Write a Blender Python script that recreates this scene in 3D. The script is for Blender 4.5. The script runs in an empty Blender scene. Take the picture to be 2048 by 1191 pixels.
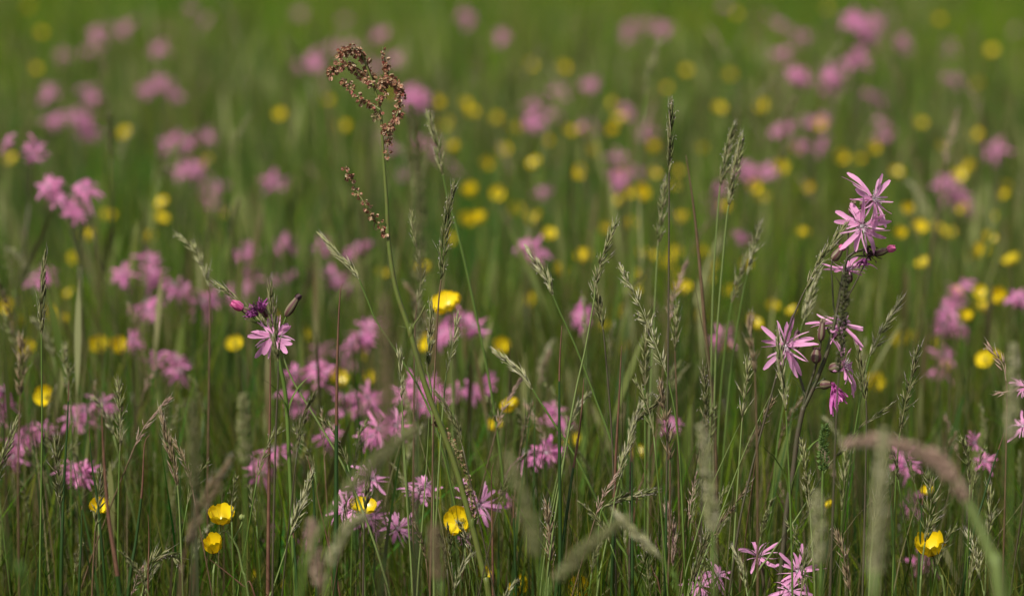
import bpy, math, random
import numpy as np
from mathutils import Vector, Matrix

# ------------------------------------------------------------------ camera, sky, sun, exposure
scene = bpy.context.scene
COL = scene.collection
CAM_H, PITCH, FOCUS, SPAN = 0.80, math.radians(7.5), 2.5, 0.30      # SPAN: frame width / distance
cam_data = bpy.data.cameras.new('camera')
cam = bpy.data.objects.new('camera', cam_data)
COL.objects.link(cam)
cam.location = (0, 0, CAM_H)
cam.rotation_euler = (math.pi / 2 - PITCH, 0, 0)
cam_data.sensor_width = 36.0
cam_data.lens = 36.0 / SPAN
cam_data.clip_start, cam_data.clip_end = 0.02, 2000
cam_data.dof.use_dof = True
cam_data.dof.focus_distance = FOCUS
cam_data.dof.aperture_fstop = 5.2
scene.camera = cam

SUN_EL, SUN_AZ = math.radians(50), math.radians(-142)               # azimuth measured from +Y towards +X
world = bpy.data.worlds.new('World')
scene.world = world
world.use_nodes = True
wn = world.node_tree
wn.nodes.clear()
sky = wn.nodes.new('ShaderNodeTexSky')
sky.sky_type = 'NISHITA'
sky.sun_disc = False
sky.sun_elevation = SUN_EL
sky.sun_rotation = SUN_AZ
sky.dust_density = 3.0
bg = wn.nodes.new('ShaderNodeBackground')
bg.inputs['Strength'].default_value = 0.07
wo = wn.nodes.new('ShaderNodeOutputWorld')
hs = wn.nodes.new('ShaderNodeHueSaturation')                          # overcast: a pale grey sky
hs.inputs['Saturation'].default_value = 0.35
wn.links.new(sky.outputs[0], hs.inputs['Color'])
wn.links.new(hs.outputs[0], bg.inputs[0])
wn.links.new(bg.outputs[0], wo.inputs[0])
sd = bpy.data.lights.new('sun', 'SUN')
sd.energy, sd.angle, sd.color = 3.4, math.radians(4), (1.0, 0.96, 0.86)
sun = bpy.data.objects.new('sun', sd)
COL.objects.link(sun)
sv = Vector((math.sin(SUN_AZ) * math.cos(SUN_EL), math.cos(SUN_AZ) * math.cos(SUN_EL), math.sin(SUN_EL)))
sun.location = sv * 20
sun.rotation_euler = sv.to_track_quat('Z', 'Y').to_euler()
scene.view_settings.view_transform = 'Standard'
scene.view_settings.look = 'None'
scene.view_settings.gamma = 1
scene.view_settings.exposure = 0.55
scene.cycles.use_denoising = True
scene.cycles.max_bounces = 8
scene.cycles.transmission_bounces = 4

R = random.Random(7)
FWD = Vector((0, math.cos(PITCH), -math.sin(PITCH)))
UP = Vector((0, math.sin(PITCH), math.cos(PITCH)))
RIGHT = Vector((1, 0, 0))
CAM = Vector((0, 0, CAM_H))
MM = 0.001


def at(px, py, d):
    """point of the meadow seen at a place of the 2048-wide photograph, d metres away"""
    return CAM + d * (FWD + RIGHT * ((px - 1024) / 2048 * SPAN) + UP * ((595.5 - py) / 2048 * SPAN))


def pix(p):
    v = Vector(p) - CAM
    d = v.dot(FWD)
    return (1024 + v.dot(RIGHT) / d / SPAN * 2048, 595.5 - v.dot(UP) / d / SPAN * 2048, d)


# ------------------------------------------------------------------ materials
def ramp_mat(name, cols, rough=0.55, transl=0.35, spec=0.3, noise=0.0, nscale=140, rnd_amt=1.0):
    """leaf-like material: colour varies from loose piece to loose piece, part of the light passes through"""
    m = bpy.data.materials.new(name)
    m.use_nodes = True
    nt = m.node_tree
    nt.nodes.clear()
    out = nt.nodes.new('ShaderNodeOutputMaterial')
    geo = nt.nodes.new('ShaderNodeNewGeometry')
    rp = nt.nodes.new('ShaderNodeValToRGB')
    el = rp.color_ramp.elements
    while len(el) < len(cols):
        el.new(0.5)
    for i, c in enumerate(cols):
        el[i].position = i / max(1, len(cols) - 1)
        el[i].color = (*c, 1)
    src = geo.outputs['Random Per Island']
    if noise:
        tc = nt.nodes.new('ShaderNodeTexCoord')
        nz = nt.nodes.new('ShaderNodeTexNoise')
        nz.inputs['Scale'].default_value = nscale
        nz.inputs['Detail'].default_value = 3
        nt.links.new(tc.outputs['Object'], nz.inputs['Vector'])
        ma = nt.nodes.new('ShaderNodeMath'); ma.operation = 'MULTIPLY_ADD'
        nt.links.new(nz.outputs['Fac'], ma.inputs[0])
        ma.inputs[1].default_value = noise
        mb_ = nt.nodes.new('ShaderNodeMath'); mb_.operation = 'MULTIPLY_ADD'
        nt.links.new(src, mb_.inputs[0]); mb_.inputs[1].default_value = rnd_amt
        mb_.inputs[2].default_value = .5 - rnd_amt * .5 - noise * .5
        nt.links.new(mb_.outputs[0], ma.inputs[2])
        src = ma.outputs[0]
    nt.links.new(src, rp.inputs[0])
    pb = nt.nodes.new('ShaderNodeBsdfPrincipled')
    pb.inputs['Roughness'].default_value = rough
    pb.inputs['Specular IOR Level'].default_value = spec
    nt.links.new(rp.outputs[0], pb.inputs['Base Color'])
    if transl:
        tr = nt.nodes.new('ShaderNodeBsdfTranslucent')
        nt.links.new(rp.outputs[0], tr.inputs['Color'])
        mx = nt.nodes.new('ShaderNodeMixShader')
        mx.inputs[0].default_value = transl
        nt.links.new(pb.outputs[0], mx.inputs[1])
        nt.links.new(tr.outputs[0], mx.inputs[2])
        nt.links.new(mx.outputs[0], out.inputs[0])
    else:
        nt.links.new(pb.outputs[0], out.inputs[0])
    return m


M = {}
M['grass'] = ramp_mat('meadow_grass', [(.011, .036, .003), (.052, .100, .006), (.112, .155, .010), (.030, .070, .006), (.125, .138, .018), (.092, .066, .018), (.052, .105, .007), (.180, .165, .036)], .6, .42, .12, noise=1.6, nscale=7, rnd_amt=.85)
M['grass_far'] = ramp_mat('meadow_grass_lush', [(.018, .095, .012), (.064, .190, .008), (.122, .260, .010), (.185, .290, .011), (.225, .255, .018), (.135, .150, .026), (.095, .245, .010), (.040, .180, .026)], .65, .48, .10, noise=3.2, nscale=2.2, rnd_amt=.5)
M['straw'] = ramp_mat('straw_stalk', [(.14, .13, .05), (.20, .17, .08), (.11, .12, .04), (.15, .10, .06), (.17, .16, .07)], .6, .2)
M['stem_green'] = ramp_mat('stem_green', [(.070, .13, .018), (.11, .165, .03)], .45, .12, noise=.8)
M['stem_pale'] = ramp_mat('stem_pale_green', [(.13, .19, .045), (.18, .22, .07)], .45, .12, noise=.8)
M['stem_dark'] = ramp_mat('stem_dark_maroon_green', [(.045, .060, .020), (.070, .052, .032), (.060, .080, .026)], .5, .05, noise=1.0)
M['stem_brown'] = ramp_mat('stem_brown', [(.15, .085, .045), (.10, .06, .03), (.19, .13, .07)], .5, .1, noise=.8)
M['rush'] = ramp_mat('rush_dark_green', [(.012, .036, .006), (.022, .052, .009), (.016, .042, .010)], .38, .06, noise=.7)
M['rush_tip'] = ramp_mat('rush_brown_tip', [(.16, .06, .03), (.11, .05, .03), (.20, .11, .06)], .5, .1, noise=.8)
M['leaf_bright'] = ramp_mat('broad_blade_green', [(.06, .13, .02), (.10, .17, .03)], .45, .4, noise=.6)
M['head_green'] = ramp_mat('seed_head_green', [(.07, .09, .02), (.15, .17, .05), (.27, .27, .11), (.12, .10, .045), (.36, .34, .18), (.09, .12, .025), (.21, .21, .08)], .55, .2)
M['head_dark'] = ramp_mat('seed_head_dark', [(.045, .060, .015), (.09, .10, .028), (.20, .19, .08), (.065, .052, .024), (.11, .12, .035)], .55, .15)
M['spike_dark'] = ramp_mat('seed_head_blackish', [(.030, .038, .010), (.055, .060, .018), (.04, .034, .016), (.08, .085, .03)], .6, .1)
M['head_pale'] = ramp_mat('seed_head_pale', [(.26, .27, .11), (.40, .38, .20), (.19, .21, .07), (.50, .46, .32), (.32, .31, .14)], .55, .25)
M['head_brown'] = ramp_mat('seed_head_brown', [(.17, .115, .055), (.25, .18, .10), (.11, .075, .04), (.32, .25, .15)], .55, .2)
M['head_pink'] = ramp_mat('seed_head_pinkish', [(.42, .26, .21), (.34, .23, .17), (.52, .38, .29)], .55, .25)
M['head_lime'] = ramp_mat('seed_head_bright_green', [(.09, .17, .03), (.13, .21, .05)], .55, .25)
M['anther'] = ramp_mat('anther_cream', [(.55, .48, .38), (.42, .38, .30), (.45, .35, .40)], .6, .3)
M['pink'] = ramp_mat('petal_pink', [(.80, .39, .62), (.85, .46, .68), (.74, .32, .56)], .5, .38, .25, noise=.7)
M['pink_far'] = ramp_mat('petal_pink_mixed', [(.62, .20, .45), (.70, .26, .50), (.66, .22, .40), (.74, .32, .52), (.56, .14, .38)], .5, .38, .25)
M['magenta'] = ramp_mat('petal_magenta', [(.52, .05, .25), (.62, .09, .30), (.42, .03, .19)], .45, .25, .3, noise=.8)
M['bud_pink'] = ramp_mat('bud_pink', [(.58, .09, .27), (.68, .17, .36), (.46, .05, .20)], .45, .25, .3, noise=1.0)
M['wilted'] = ramp_mat('petal_wilted_pink', [(.50, .09, .36), (.62, .18, .48), (.40, .05, .26)], .5, .3, .3, noise=.8)
M['withered'] = ramp_mat('petal_withered_purple', [(.22, .04, .19), (.34, .09, .27), (.14, .03, .11)], .6, .15, .2, noise=.8)
M['withered_dark'] = ramp_mat('petal_withered_brown', [(.055, .030, .035), (.09, .045, .05), (.12, .10, .06)], .7, .1, .2, noise=.8)
M['stamen'] = ramp_mat('stamen_white_pink', [(.62, .50, .56), (.45, .30, .40), (.70, .62, .62)], .5, .25)
M['calyx_dark'] = ramp_mat('calyx_maroon', [(.085, .030, .035), (.11, .045, .045)], .5, .08, noise=.8)
M['calyx_pale'] = ramp_mat('calyx_pale_rib', [(.20, .14, .10), (.17, .15, .08)], .5, .08, noise=.8)
M['yellow'] = ramp_mat('petal_yellow', [(.74, .53, .006), (.80, .60, .010), (.70, .49, .005)], .28, .22, .5, noise=.5)
M['yellow_far'] = ramp_mat('petal_yellow_mixed', [(.70, .52, .008), (.76, .58, .010), (.64, .50, .010)], .3, .25, .45)
M['yellow_core'] = ramp_mat('buttercup_centre', [(.40, .34, .02), (.50, .38, .015)], .5, .1)
M['sepal'] = ramp_mat('bud_pale_green', [(.22, .27, .08), (.28, .30, .10)], .5, .2, noise=.8)
M['sorrel_stem'] = ramp_mat('sorrel_stem', [(.075, .110, .018), (.105, .135, .026), (.110, .095, .030)], .42, .08, noise=1.0)
M['sorrel_seed'] = ramp_mat('sorrel_seed', [(.30, .075, .050), (.38, .18, .10), (.54, .38, .24), (.28, .06, .05), (.34, .26, .12), (.17, .045, .030), (.50, .40, .26), (.30, .19, .09), (.34, .10, .07)], .55, .25)
M['sorrel_young'] = ramp_mat('sorrel_seed_green', [(.22, .20, .09), (.30, .15, .09), (.20, .19, .07), (.34, .24, .15)], .55, .25)

# ground: dark soil and thatch
gm = bpy.data.materials.new('soil_and_thatch'); gm.use_nodes = True
nt = gm.node_tree; pbn = nt.nodes['Principled BSDF']
pbn.inputs['Roughness'].default_value = .95
nz = nt.nodes.new('ShaderNodeTexNoise'); nz.inputs['Scale'].default_value = 9; nz.inputs['Detail'].default_value = 8
tcn = nt.nodes.new('ShaderNodeTexCoord'); nt.links.new(tcn.outputs['Object'], nz.inputs['Vector'])
rp = nt.nodes.new('ShaderNodeValToRGB')
rp.color_ramp.elements[0].color = (.018, .030, .010, 1); rp.color_ramp.elements[1].color = (.075, .105, .025, 1)
rp.color_ramp.elements[0].position = .3; rp.color_ramp.elements[1].position = .7
nt.links.new(nz.outputs['Fac'], rp.inputs[0]); nt.links.new(rp.outputs[0], pbn.inputs['Base Color'])


# ------------------------------------------------------------------ mesh helpers
class MB:
    def __init__(s):
        s.v, s.f, s.m = [], [], []

    def tube(s, pts, rad, n=5, mi=0, caps=True):
        pts = [Vector(p) for p in pts]
        k = len(pts)
        base = len(s.v)
        nrm = None
        for i, p in enumerate(pts):
            t = (pts[min(i + 1, k - 1)] - pts[max(i - 1, 0)])
            t = t.normalized() if t.length > 1e-9 else Vector((0, 0, 1))
            if nrm is None:
                nrm = t.orthogonal().normalized()
            else:
                nrm = (nrm - t * nrm.dot(t))
                nrm = nrm.normalized() if nrm.length > 1e-6 else t.orthogonal().normalized()
            b = t.cross(nrm)
            r = rad[i] if hasattr(rad, '__len__') else rad
            for j in range(n):
                a = 2 * math.pi * j / n
                s.v.append(p + (nrm * math.cos(a) + b * math.sin(a)) * r)
        for i in range(k - 1):
            for j in range(n):
                a, b_ = base + i * n + j, base + i * n + (j + 1) % n
                s.f.append((a, b_, b_ + n, a + n)); s.m.append(mi if not callable(mi) else mi(j))
        if caps:
            s.f.append(tuple(base + (k - 1) * n + j for j in range(n))); s.m.append(mi if not callable(mi) else mi(0))
        return s

    def ribbon(s, pts, sides, widths, mi=0, fold=0.0, nrm=None):
        """a blade: centre line, side vectors, full widths; fold lifts the edges"""
        base = len(s.v)
        k = len(pts)
        for i in range(k):
            p, sd_, w = Vector(pts[i]), Vector(sides[i]), widths[i] * .5
            if fold:
                t = Vector(pts[min(i + 1, k - 1)]) - Vector(pts[max(i - 1, 0)])
                u = t.cross(sd_)
                u = u.normalized() if u.length > 1e-9 else Vector((0, 0, 1))
                s.v += [p - sd_ * w + u * (w * fold), p, p + sd_ * w + u * (w * fold)]
            else:
                s.v += [p - sd_ * w, p + sd_ * w]
        c = 3 if fold else 2
        for i in range(k - 1):
            for j in range(c - 1):
                a = base + i * c + j
                s.f.append((a, a + 1, a + c + 1, a + c)); s.m.append(mi)
        return s

    def spindle(s, base, d, length, width, mi=0, n=4, belly=.4, flat=1.0):
        d = Vector(d).normalized()
        o = d.orthogonal().normalized()
        q = d.cross(o)
        b0 = len(s.v)
        s.v.append(Vector(base))
        for tt, ww in ((belly * .55, .8), (belly * 1.35, .85)):
            for j in range(n):
                a = 2 * math.pi * j / n + .4
                s.v.append(Vector(base) + d * (length * tt) + (o * math.cos(a) + q * (math.sin(a) * flat)) * (width * .5 * ww))
        s.v.append(Vector(base) + d * length)
        for j in range(n):
            k = (j + 1) % n
            s.f.append((b0, b0 + 1 + k, b0 + 1 + j)); s.m.append(mi)
            s.f.append((b0 + 1 + j, b0 + 1 + k, b0 + 1 + n + k, b0 + 1 + n + j)); s.m.append(mi)
            s.f.append((b0 + 1 + n + j, b0 + 1 + n + k, b0 + 1 + 2 * n)); s.m.append(mi)
        return s

    def hair(s, a, b, w, mi=0):
        a, b = Vector(a), Vector(b)
        sd_ = (b - a).cross(Vector((R.uniform(-1, 1), R.uniform(-1, 1), R.uniform(-1, 1))))
        sd_ = sd_.normalized() * w * .5 if sd_.length > 1e-12 else Vector((w * .5, 0, 0))
        i = len(s.v)
        s.v += [a - sd_, a + sd_, b]
        s.f.append((i, i + 1, i + 2)); s.m.append(mi)
        return s

    def oval(s, c, u, v, mi=0, n=6):
        i = len(s.v)
        for j in range(n):
            a = 2 * math.pi * j / n
            s.v.append(Vector(c) + u * math.cos(a) + v * math.sin(a))
        s.f.append(tuple(range(i, i + n))); s.m.append(mi)
        return s

    def grid(s, rows, mi=0):
        i0, w = len(s.v), len(rows[0])
        for r in rows:
            s.v += [Vector(p) for p in r]
        for i in range(len(rows) - 1):
            for j in range(w - 1):
                a = i0 + i * w + j
                s.f.append((a, a + 1, a + w + 1, a + w)); s.m.append(mi)
        return s

    def mesh(s, name, mats, origin=(0, 0, 0), smooth=True):
        o = Vector(origin)
        me = bpy.data.meshes.new(name)
        me.from_pydata([tuple(p - o) for p in s.v], [], s.f)
        for m in mats:
            me.materials.append(M[m])
        me.polygons.foreach_set('material_index', s.m)
        me.polygons.foreach_set('use_smooth', [smooth] * len(s.f))
        me.update()
        return me

    def build(s, name, mats, parent=None, origin=(0, 0, 0), smooth=True):
        return link(name, s.mesh(name, mats, origin, smooth), parent)


def link(name, me, parent=None):
    o = bpy.data.objects.new(name, me)
    COL.objects.link(o)
    if parent is not None:
        o.parent = parent
    return o


def empty(name, loc):
    o = bpy.data.objects.new(name, None)
    o.empty_display_size = .02
    o.location = loc
    COL.objects.link(o)
    return o


def tag(o, label=None, cat=None, group=None, kind=None):
    if label: o['label'] = label
    if cat: o['category'] = cat
    if group: o['group'] = group
    if kind: o['kind'] = kind
    return o


def copy_tree(o, parent=None):
    c = o.copy(); COL.objects.link(c); c.parent = parent
    for ch in list(o.children):
        copy_tree(ch, c)
    return c


def smooth_curve(pts, sub=5):
    pts = [Vector(p) for p in pts]
    if len(pts) < 3:
        return [pts[0].lerp(pts[-1], i / sub) for i in range(sub + 1)]
    out = []
    for i in range(len(pts) - 1):
        p0, p1, p2, p3 = pts[max(i - 1, 0)], pts[i], pts[i + 1], pts[min(i + 2, len(pts) - 1)]
        for k in range(sub):
            t = k / sub
            out.append(.5 * ((2 * p1) + (p2 - p0) * t + (2 * p0 - 5 * p1 + 4 * p2 - p3) * t * t + (3 * p1 - p0 - 3 * p2 + p3) * t ** 3))
    out.append(pts[-1])
    return out


def to_ground(P, Q, lim=.10):
    """where a stem running down from P to Q meets the ground"""
    d = Q - P
    s = -d.x / d.z if abs(d.z) > 1e-6 else 0
    sx = max(-lim, min(lim, s * Q.z * .6))
    return Vector((Q.x + sx, Q.y + R.uniform(-.02, .02), 0))


def facing(v):
    """(right, towards the viewer, up) -> world direction"""
    return (RIGHT * v[0] - Vector((0, 1, 0)) * v[1] + Vector((0, 0, 1)) * v[2]).normalized()


def place(o, loc, direction, roll=0.0, scale=1.0):
    q = direction.to_track_quat('Z', 'Y')
    o.matrix_basis = Matrix.Translation(loc) @ q.to_matrix().to_4x4() @ Matrix.Rotation(roll, 4, 'Z') @ Matrix.Scale(scale, 4)


PENDING = []      # (object, words before the place, words after it, pixel of its head)


def later(o, what, cat, group, px, py):
    tag(o, None, cat, group)
    PENDING.append((o, what, px, py))


# ------------------------------------------------------------------ ground
g = MB()
n = 40
rows = []
for i in range(n + 1):
    yy = -30 + 330 * (i / n) ** 2
    rows.append([((j / n - .5) * 300, yy, -.004 + .0 * j) for j in range(n + 1)])
g.grid(rows)
gme = bpy.data.meshes.new('ground')
gme.from_pydata([tuple(p) for p in g.v], [], g.f)
gme.materials.append(gm)
tag(link('ground', gme), kind='structure')


# ------------------------------------------------------------------ meadow grass nobody could count
def bulk_blades(name, N, seed, mats, dist, hrange, wrange, lean, bias=1.0, segs=4, clip=True, mat='grass', hpow=1.0, tt=None, shape=None):
    rs = np.random.RandomState(seed)
    # distance distribution
    u = rs.rand(N)
    d0, d1 = dist
    d = (d0 ** bias + u * (d1 ** bias - d0 ** bias)) ** (1 / bias)
    half = .165 * d + .55
    x = (rs.rand(N) * 2 - 1) * half
    y = d
    # clumping: pull towards tussock centres
    nc = max(10, N // 45)
    ci = rs.randint(0, N, nc)
    sel = rs.rand(N) < .55
    pick = ci[rs.randint(0, nc, N)]
    x = np.where(sel, x[pick] + rs.randn(N) * .022 * (1 + d * .08), x)
    y = np.where(sel, y[pick] + rs.randn(N) * .022 * (1 + d * .08), y)
    patch = .5 + .5 * np.sin(x * 5.1 + 1.3 * np.sin(y * 2.3)) * np.sin(y * 3.7 + 1.1 * np.sin(x * 4.1))
    h = hrange[0] + (hrange[1] - hrange[0]) * rs.rand(N) ** hpow * (.65 + .35 * patch)
    if clip:
        lim = CAM_H - .2217 * y - .01 + .05 * rs.rand(N)
        h = np.where(y < 2.45, np.minimum(h, np.maximum(lim, .12)), h)
    w = wrange[0] + (wrange[1] - wrange[0]) * rs.rand(N)
    az = rs.rand(N) * 2 * math.pi
    ln = np.abs(rs.randn(N)) * lean * h
    face = rs.rand(N) * 2 * math.pi
    k = segs + 1
    t = np.linspace(0, 1, k) if tt is None else np.array(tt)
    cx = x[:, None] + np.cos(az)[:, None] * ln[:, None] * t ** 2
    cy = y[:, None] + np.sin(az)[:, None] * ln[:, None] * t ** 2
    cz = h[:, None] * (t - .18 * (ln / h)[:, None].clip(0, 1.2) * t ** 3)
    prof = np.interp(t, [0, .3, .75, 1], [.8, 1, .65, .06]) if shape is None else np.array(shape)
    tw = face[:, None] + rs.randn(N)[:, None] * .6 * t
    hw = w[:, None] * .5 * prof
    V = np.empty((N, k, 2, 3), np.float32)
    V[:, :, 0, 0] = cx - np.cos(tw) * hw; V[:, :, 1, 0] = cx + np.cos(tw) * hw
    V[:, :, 0, 1] = cy - np.sin(tw) * hw; V[:, :, 1, 1] = cy + np.sin(tw) * hw
    V[:, :, 0, 2] = cz; V[:, :, 1, 2] = cz
    idx = np.arange(N * k * 2, dtype=np.int32).reshape(N, k, 2)
    F = np.stack([idx[:, :-1, 0], idx[:, :-1, 1], idx[:, 1:, 1], idx[:, 1:, 0]], -1).reshape(-1)
    nf = N * segs
    me = bpy.data.meshes.new(name)
    me.vertices.add(N * k * 2); me.vertices.foreach_set('co', V.reshape(-1))
    me.loops.add(nf * 4); me.loops.foreach_set('vertex_index', F)
    me.polygons.add(nf)
    me.polygons.foreach_set('loop_start', np.arange(0, nf * 4, 4, dtype=np.int32))
    me.polygons.foreach_set('use_smooth', np.ones(nf, bool))
    me.materials.append(M[mat])
    me.update(); me.validate()
    return link(name, me)


tag(bulk_blades('meadow_grass', 95000, 1, None, (.4, 4.2), (.16, .40), (.0012, .0034), .30, 1.3), 'fine green grass blades standing thickly through the near meadow', 'grass', kind='stuff')
tag(bulk_blades('meadow_grass', 75000, 2, None, (3.6, 18), (.18, .42), (.002, .0055), .32, 1.25, mat='grass_far'), 'soft bright green grass filling the blurred far meadow', 'grass', kind='stuff')
tag(bulk_blades('broad_grass', 9000, 3, None, (1.6, 9), (.14, .36), (.004, .008), .35, 1.2, mat='leaf_bright'), 'broader bright green blades scattered low among the fine grass', 'grass', kind='stuff')
tag(bulk_blades('dry_stalks', 9000, 4, None, (2.3, 14), (.28, .52), (.0007, .0016), .14, 1.2, mat='straw', hpow=1.6), 'thin straw coloured flowering stalks dotted through the green grass', 'grass stalks', kind='stuff')


M['head_mix'] = ramp_mat('seeding_grass_mixed', [(.035, .070, .012), (.12, .155, .035), (.24, .26, .09), (.085, .070, .026), (.16, .20, .045), (.08, .14, .022), (.12, .09, .04), (.28, .29, .13)], .65, .3, .1, noise=.9, nscale=4)
M['rush_mix'] = ramp_mat('rush_mixed', [(.018, .048, .010), (.035, .075, .014), (.050, .095, .020), (.06, .045, .02), (.022, .060, .016)], .45, .15)
tag(bulk_blades('seeding_grass', 5500, 12, None, (2.6, 8), (.26, .50), (.004, .008), .16, 1.1, 6, mat='head_mix', hpow=1.3, tt=[0, .4, .78, .83, .89, .95, 1.0], shape=[.18, .16, .13, .7, 1, .75, .05]), 'seeding grass heads, brown olive and pale, massed through the blurred meadow', 'grass', kind='stuff')
tag(bulk_blades('tall_grass', 5500, 14, None, (2.55, 4.4), (.22, .44), (.0014, .0034), .30, 1.1, 5, mat='grass_far', hpow=1.6), 'taller pale green grass blades arching through the middle of the meadow', 'grass', kind='stuff')
tag(bulk_blades('crossing_stems', 6000, 15, None, (2.5, 4.2), (.24, .46), (.0007, .0014), .34, 1.1, 5, mat='straw', hpow=1.5), 'fine pale stems tangled and crossing in the middle of the meadow', 'grass stems', kind='stuff')
tag(bulk_blades('far_tufts', 1300, 16, None, (6, 13), (.28, .50), (.006, .014), .25, 1.1, 4, mat='head_mix', hpow=1.4), 'pale and brownish tufts mottling the far meadow', 'grass', kind='stuff')
tag(bulk_blades('dead_thatch', 7000, 17, None, (1.8, 4.5), (.10, .26), (.0012, .0028), 1.0, 1.1, 5, mat='straw'), 'bent dead straw blades lying through the foot of the grass', 'dead grass', kind='stuff')
tag(bulk_blades('dark_rushes', 8000, 13, None, (2.5, 7), (.22, .46), (.0025, .0042), .07, 1.1, 4, mat='rush_mix', hpow=1.5, shape=[1, 1, .9, .6, .05]), 'dark green rush stems massed upright among the paler grass', 'rushes', kind='stuff')


# ------------------------------------------------------------------ builders of plants
def head_mb(curve, style='vernal', half=4 * MM, rnd=None, awn=.45, anth=.12, sl=9.5 * MM, sw=1.45 * MM, dens=1.6):
    """a flowering grass head along a curve that runs from its base to its tip"""
    rnd = rnd or R
    mb = MB()
    C = smooth_curve(curve, 8)
    L = sum((C[i + 1] - C[i]).length for i in range(len(C) - 1))
    k = len(C) - 1
    mb.tube(C, [.5 * MM * (1 - .6 * i / k) for i in range(k + 1)], 4)
    n_ = int(L / (1.0 * MM) * dens) if style != 'dense' else int(L / (.55 * MM) * dens)
    for i in range(n_):
        t = (i + rnd.random()) / n_
        if style == 'loose' and math.sin(t * 31 + half * 9e3) < -.35 and t < .7:
            continue
        f = t * k
        a = min(int(f), k - 1)
        P = C[a].lerp(C[a + 1], f - a)
        T = (C[a + 1] - C[a]).normalized()
        env = min(1, .35 + t * 3) * max(.12, 1 - max(0, t - .35) ** 1.15 * 1.25)
        az = rnd.uniform(0, 6.283)
        o = T.orthogonal().normalized()
        rad = o * math.cos(az) + T.cross(o) * math.sin(az)
        ln = sl * rnd.uniform(.75, 1.15) * (.75 if t > .85 else 1)
        if style == 'dense':
            d = (T * .55 + rad * .9).normalized(); ln *= .42
            b = P + rad * half * .55 * env
        elif style == 'loose':
            sp = half * env * rnd.uniform(.3, 1.3) / ln
            d = (T + rad * sp * 1.35).normalized()
            b = P + rad * half * env * .22
        else:
            sp = half * env * rnd.uniform(.25, 1.2) / ln
            d = (T + rad * sp).normalized()
            b = P + rad * half * env * .32
        mb.spindle(b, d, ln, sw * rnd.uniform(.7, 1.2) * (1.35 if style == 'dense' else 1), 0, 4, .30)
        tip = b + d * ln
        if rnd.random() < awn:
            mb.hair(tip - d * ln * .2, tip + (d + Vector((rnd.uniform(-.2, .2), rnd.uniform(-.2, .2), rnd.uniform(-.1, .2)))) * ln * rnd.uniform(.3, .7), .35 * MM, 1)
        if rnd.random() < anth:
            e = b + d * ln * rnd.uniform(.5, .95) + rad * rnd.uniform(.6, 2.0) * MM
            mb.hair(b + d * ln * .5, e, .3 * MM, 1)
            mb.spindle(e, (rnd.uniform(-1, 1), rnd.uniform(-1, 1), -.8), rnd.uniform(1.6, 2.8) * MM, .65 * MM, 1, 3)
    return mb


def grass_stalk(label, d, head, stem, col='head_green', style='vernal', half=4.0, stem_mat='stem_pale', r=.55,
                cat='grass stalk', name='grass_stalk', group=None, leaf=None, **kw):
    """head and stem given as places in the photograph, tip first, at distance d"""
    H = [at(x, y, d + (i * .0)) for i, (x, y) in enumerate(head)]
    S = [H[-1]] + [at(x, y, d) for x, y in stem]
    root = to_ground(S[-2] if len(S) > 1 else H[-2], S[-1])
    rt = empty(name, root)
    sc = smooth_curve(S + [S[-1].lerp(root, .5), root], 4)
    k = len(sc) - 1
    st = MB().tube(sc, [(r * (1 + .9 * i / k)) * MM for i in range(k + 1)], 5)
    st.build('stem', [stem_mat], rt, root)
    head_mb(list(reversed(H)), style, half * MM, **kw).build('seed_head', [col, 'anther'], rt, root)
    if leaf:
        i = int(k * leaf)
        P = sc[i]
        az = R.uniform(0, 6.28)
        blade(P, az, .09, 2.6 * MM, .9).build('leaf', [stem_mat], rt, root)
    tag(rt, label, cat, group)
    return rt


def blade(P, az, L, w, droop=.8):
    mb = MB()
    o = Vector((math.cos(az), math.sin(az), 0))
    pts = [P + Vector((0, 0, 1)) * L * (t - droop * .5 * t * t) + o * L * droop * .6 * t ** 1.6 for t in (0, .2, .4, .6, .8, 1)]
    sd_ = Vector((-o.y, o.x, 0))
    mb.ribbon(pts, [sd_] * 6, [w * q for q in (.7, 1, .95, .75, .45, .05)], 0, .35)
    return mb


def rush(label, d, pts, w=2.6, tip=.12, mat='rush', tipmat='rush_tip', name='rush_stem', cat='rush', group=None):
    """an upright rush: round dark stem that ends in a dry point"""
    P = [at(x, y, d) for x, y in pts]
    root = to_ground(P[-2], P[-1], .06)
    C = smooth_curve(P + [P[-1].lerp(root, .5), root], 6)
    L = [0]
    for i in range(len(C) - 1):
        L.append(L[-1] + (C[i + 1] - C[i]).length)
    tot = L[-1]
    cut = max(1, max(i for i, l in enumerate(L) if l <= tip * tot + 1e-9))
    rad = [w * .62 * MM * min(1, .10 + 1.5 * (l / tot) ** .6) for l in L]
    rt = empty(name, root)
    MB().tube(C[cut:], rad[cut:], 7).build('stem', [mat], rt, root)
    MB().tube(list(reversed(C[:cut + 1])), list(reversed(rad[:cut + 1])), 6).build('dry_tip', [tipmat], rt, root)
    tag(rt, label, cat, group)
    return rt


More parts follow.
